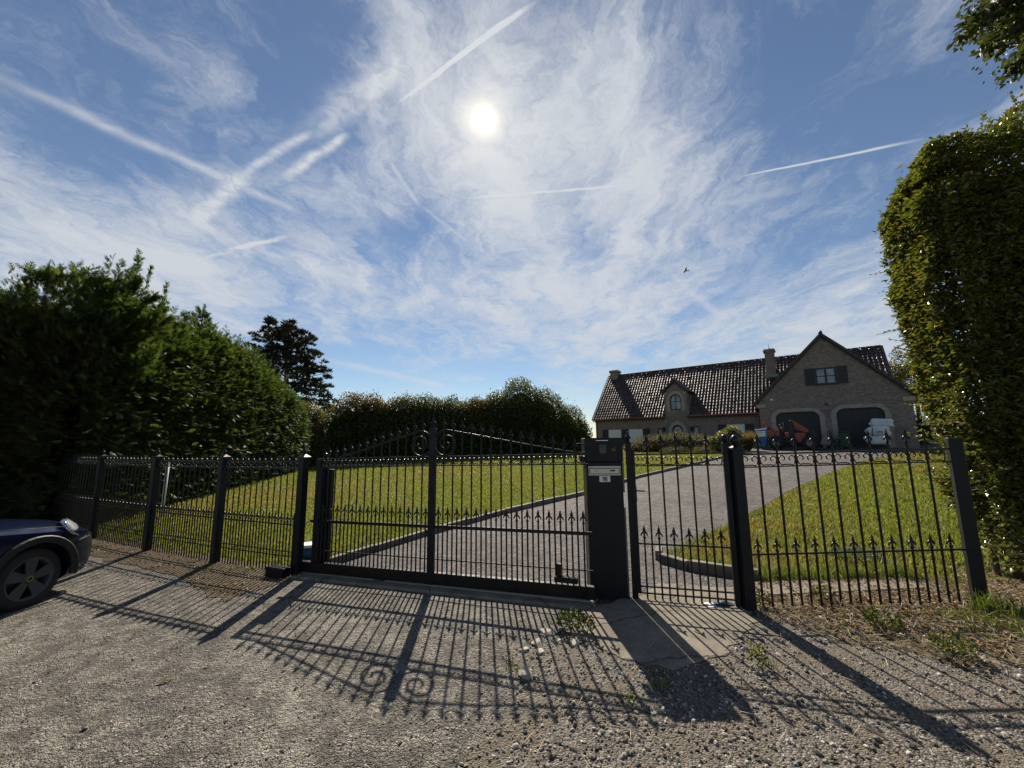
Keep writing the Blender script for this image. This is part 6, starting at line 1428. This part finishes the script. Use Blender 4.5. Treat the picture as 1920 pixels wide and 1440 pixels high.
M_rub = mat('broken_concrete_face', .9, fn=noisy((.28, .25, .19), (.46, .42, .34), 9, .7, 60, bdist=.006))
def chunk(name, label, px, py, sx, sy, sz, seed, cat, group=None, m=M_rub, rz=0):
    p = gp(px, py); r = random.Random(seed); bm = bmesh.new()
    for _ in range(16):
        a = r.uniform(0, 6.283); k = .75 + .25 * r.random(); bm.verts.new((math.cos(a) * sx * k, math.sin(a) * sy * k, r.choice((0, sz * r.uniform(.75, 1.0)))))
    res = bmesh.ops.convex_hull(bm, input=bm.verts); bmesh.ops.delete(bm, geom=[v for v in bm.verts if not v.link_faces], context='VERTS')
    bmesh.ops.bevel(bm, geom=bm.edges[:], offset=min(sx, sz) * .10, segments=1, affect='EDGES', clamp_overlap=True)
    me = bpy.data.meshes.new(name); bm.to_mesh(me); bm.free(); o = link(name, me, m); o.location = (p[0], p[1], p[2] + .006); o.rotation_euler = (r.gauss(0, .08), r.gauss(0, .08), rz); tag(o, label, cat, group); return o
GRP = 'broken concrete pieces at the edge of the apron'
for k, (lab, px, py, a, b_, c) in enumerate((('largest flat slab of the broken concrete, touching the dark weed', 1028, 1190, .085, .06, .035), ('flat pale broken slab left of the largest slab', 1008, 1207, .075, .045, .022), ('broken concrete piece right below the dark weed', 1077, 1210, .06, .04, .028),
                                             ('small square broken piece lowest in the concrete rubble', 1013, 1226, .045, .042, .022), ('small broken piece between the flat slab and the weed', 1046, 1206, .04, .03, .02), ('leftmost broken piece in the concrete rubble', 984, 1222, .05, .032, .022), ('thin sunlit splinter at the top of the concrete rubble', 1050, 1183, .055, .02, .018))):
    chunk('concrete_chunk', lab, px, py, a, b_, c, 40 + k, 'rubble', GRP, rz=k * .7)
chunk('grey_rock', 'lone grey rock on the gravel in the shadow of the gate', 986, 1272, .062, .045, .055, 77, 'rock', m=mat('grey_rock_face', .85, fn=noisy((.22, .2, .17), (.38, .35, .3), 12, .6, 70)), rz=.6)
chunk('dark_stone', 'small black stone on the street near the bottom edge', 157, 1370, .02, .015, .015, 78, 'stone', m=M_dark)
# litter under the pedestrian gate
p = gp(1345, 1137); lt = empty('crumpled_litter', (p[0], p[1], p[2] + .015), .1); tag(lt, 'crumpled white and dark plastic wrapper under the pedestrian gate', 'litter')
def crumple(nm_, cx, w_, d_, h, seed, m):
    X_, Y_ = np.meshgrid(np.linspace(-w_, w_, 12), np.linspace(-d_, d_, 8), indexing='ij'); P = np.stack([X_.ravel(), Y_.ravel(), 0 * X_.ravel()], 1); z = h * (.5 + .8 * fbm(P, 7, seed)) * np.exp(-(P[:, 0] / w_) ** 2 * .8 - (P[:, 1] / d_) ** 2 * .8)
    P[:, 2] = np.maximum(z, 0.002); P[:, 0] += cx + .02 * fbm(P, 12, seed + 3); MB().grid(P.reshape(12, 8, 3).tolist(), False).build(nm_, m, lt)
crumple('white_film', -.06, .06, .05, .055, 3, M_white); crumple('dark_film', .06, .10, .05, .035, 9, mat('dark_green_film', .3, (.02, .04, .045))); crumple('white_film', .10, .03, .02, .05, 14, M_white)
p = gp(310, 1280); o = leaves('pale_leaf', np.array([[-.04, -.03, 0.0]]), np.array([[.6, .5, .25]]), np.array([[-.3, 0, 1.0]]), .10, .028, M_straw); o.location = (p[0], p[1], p[2] + .012); tag(o, 'single pale dry leaf lying on the street', 'leaf')

vg = inpoly
X, Y = scatter([xy(*p) for p in ((1640, 1170), (1700, 1150), (1920, 1150), (1920, 1240), (1800, 1225))] , 5200, .3, 3.5)
k = fbm(np.stack([X, Y, 0 * X], 1), 2.2, 41) > 0.0
blades('verge_grass', X[k], Y[k], rng.uniform(.02, .06, k.sum()), np.full(k.sum(), .004), M_tallgrass, .8, dz=.01)
X, Y = scatter(verge_poly, 6000, .5, 3.5); k = fbm(np.stack([X, Y, 0 * X], 1), 1.8, 43) > 0.25
blades('verge_grass', X[k], Y[k], rng.uniform(.015, .05, k.sum()), np.full(k.sum(), .004), M_tallgrass, .9, dz=.01)
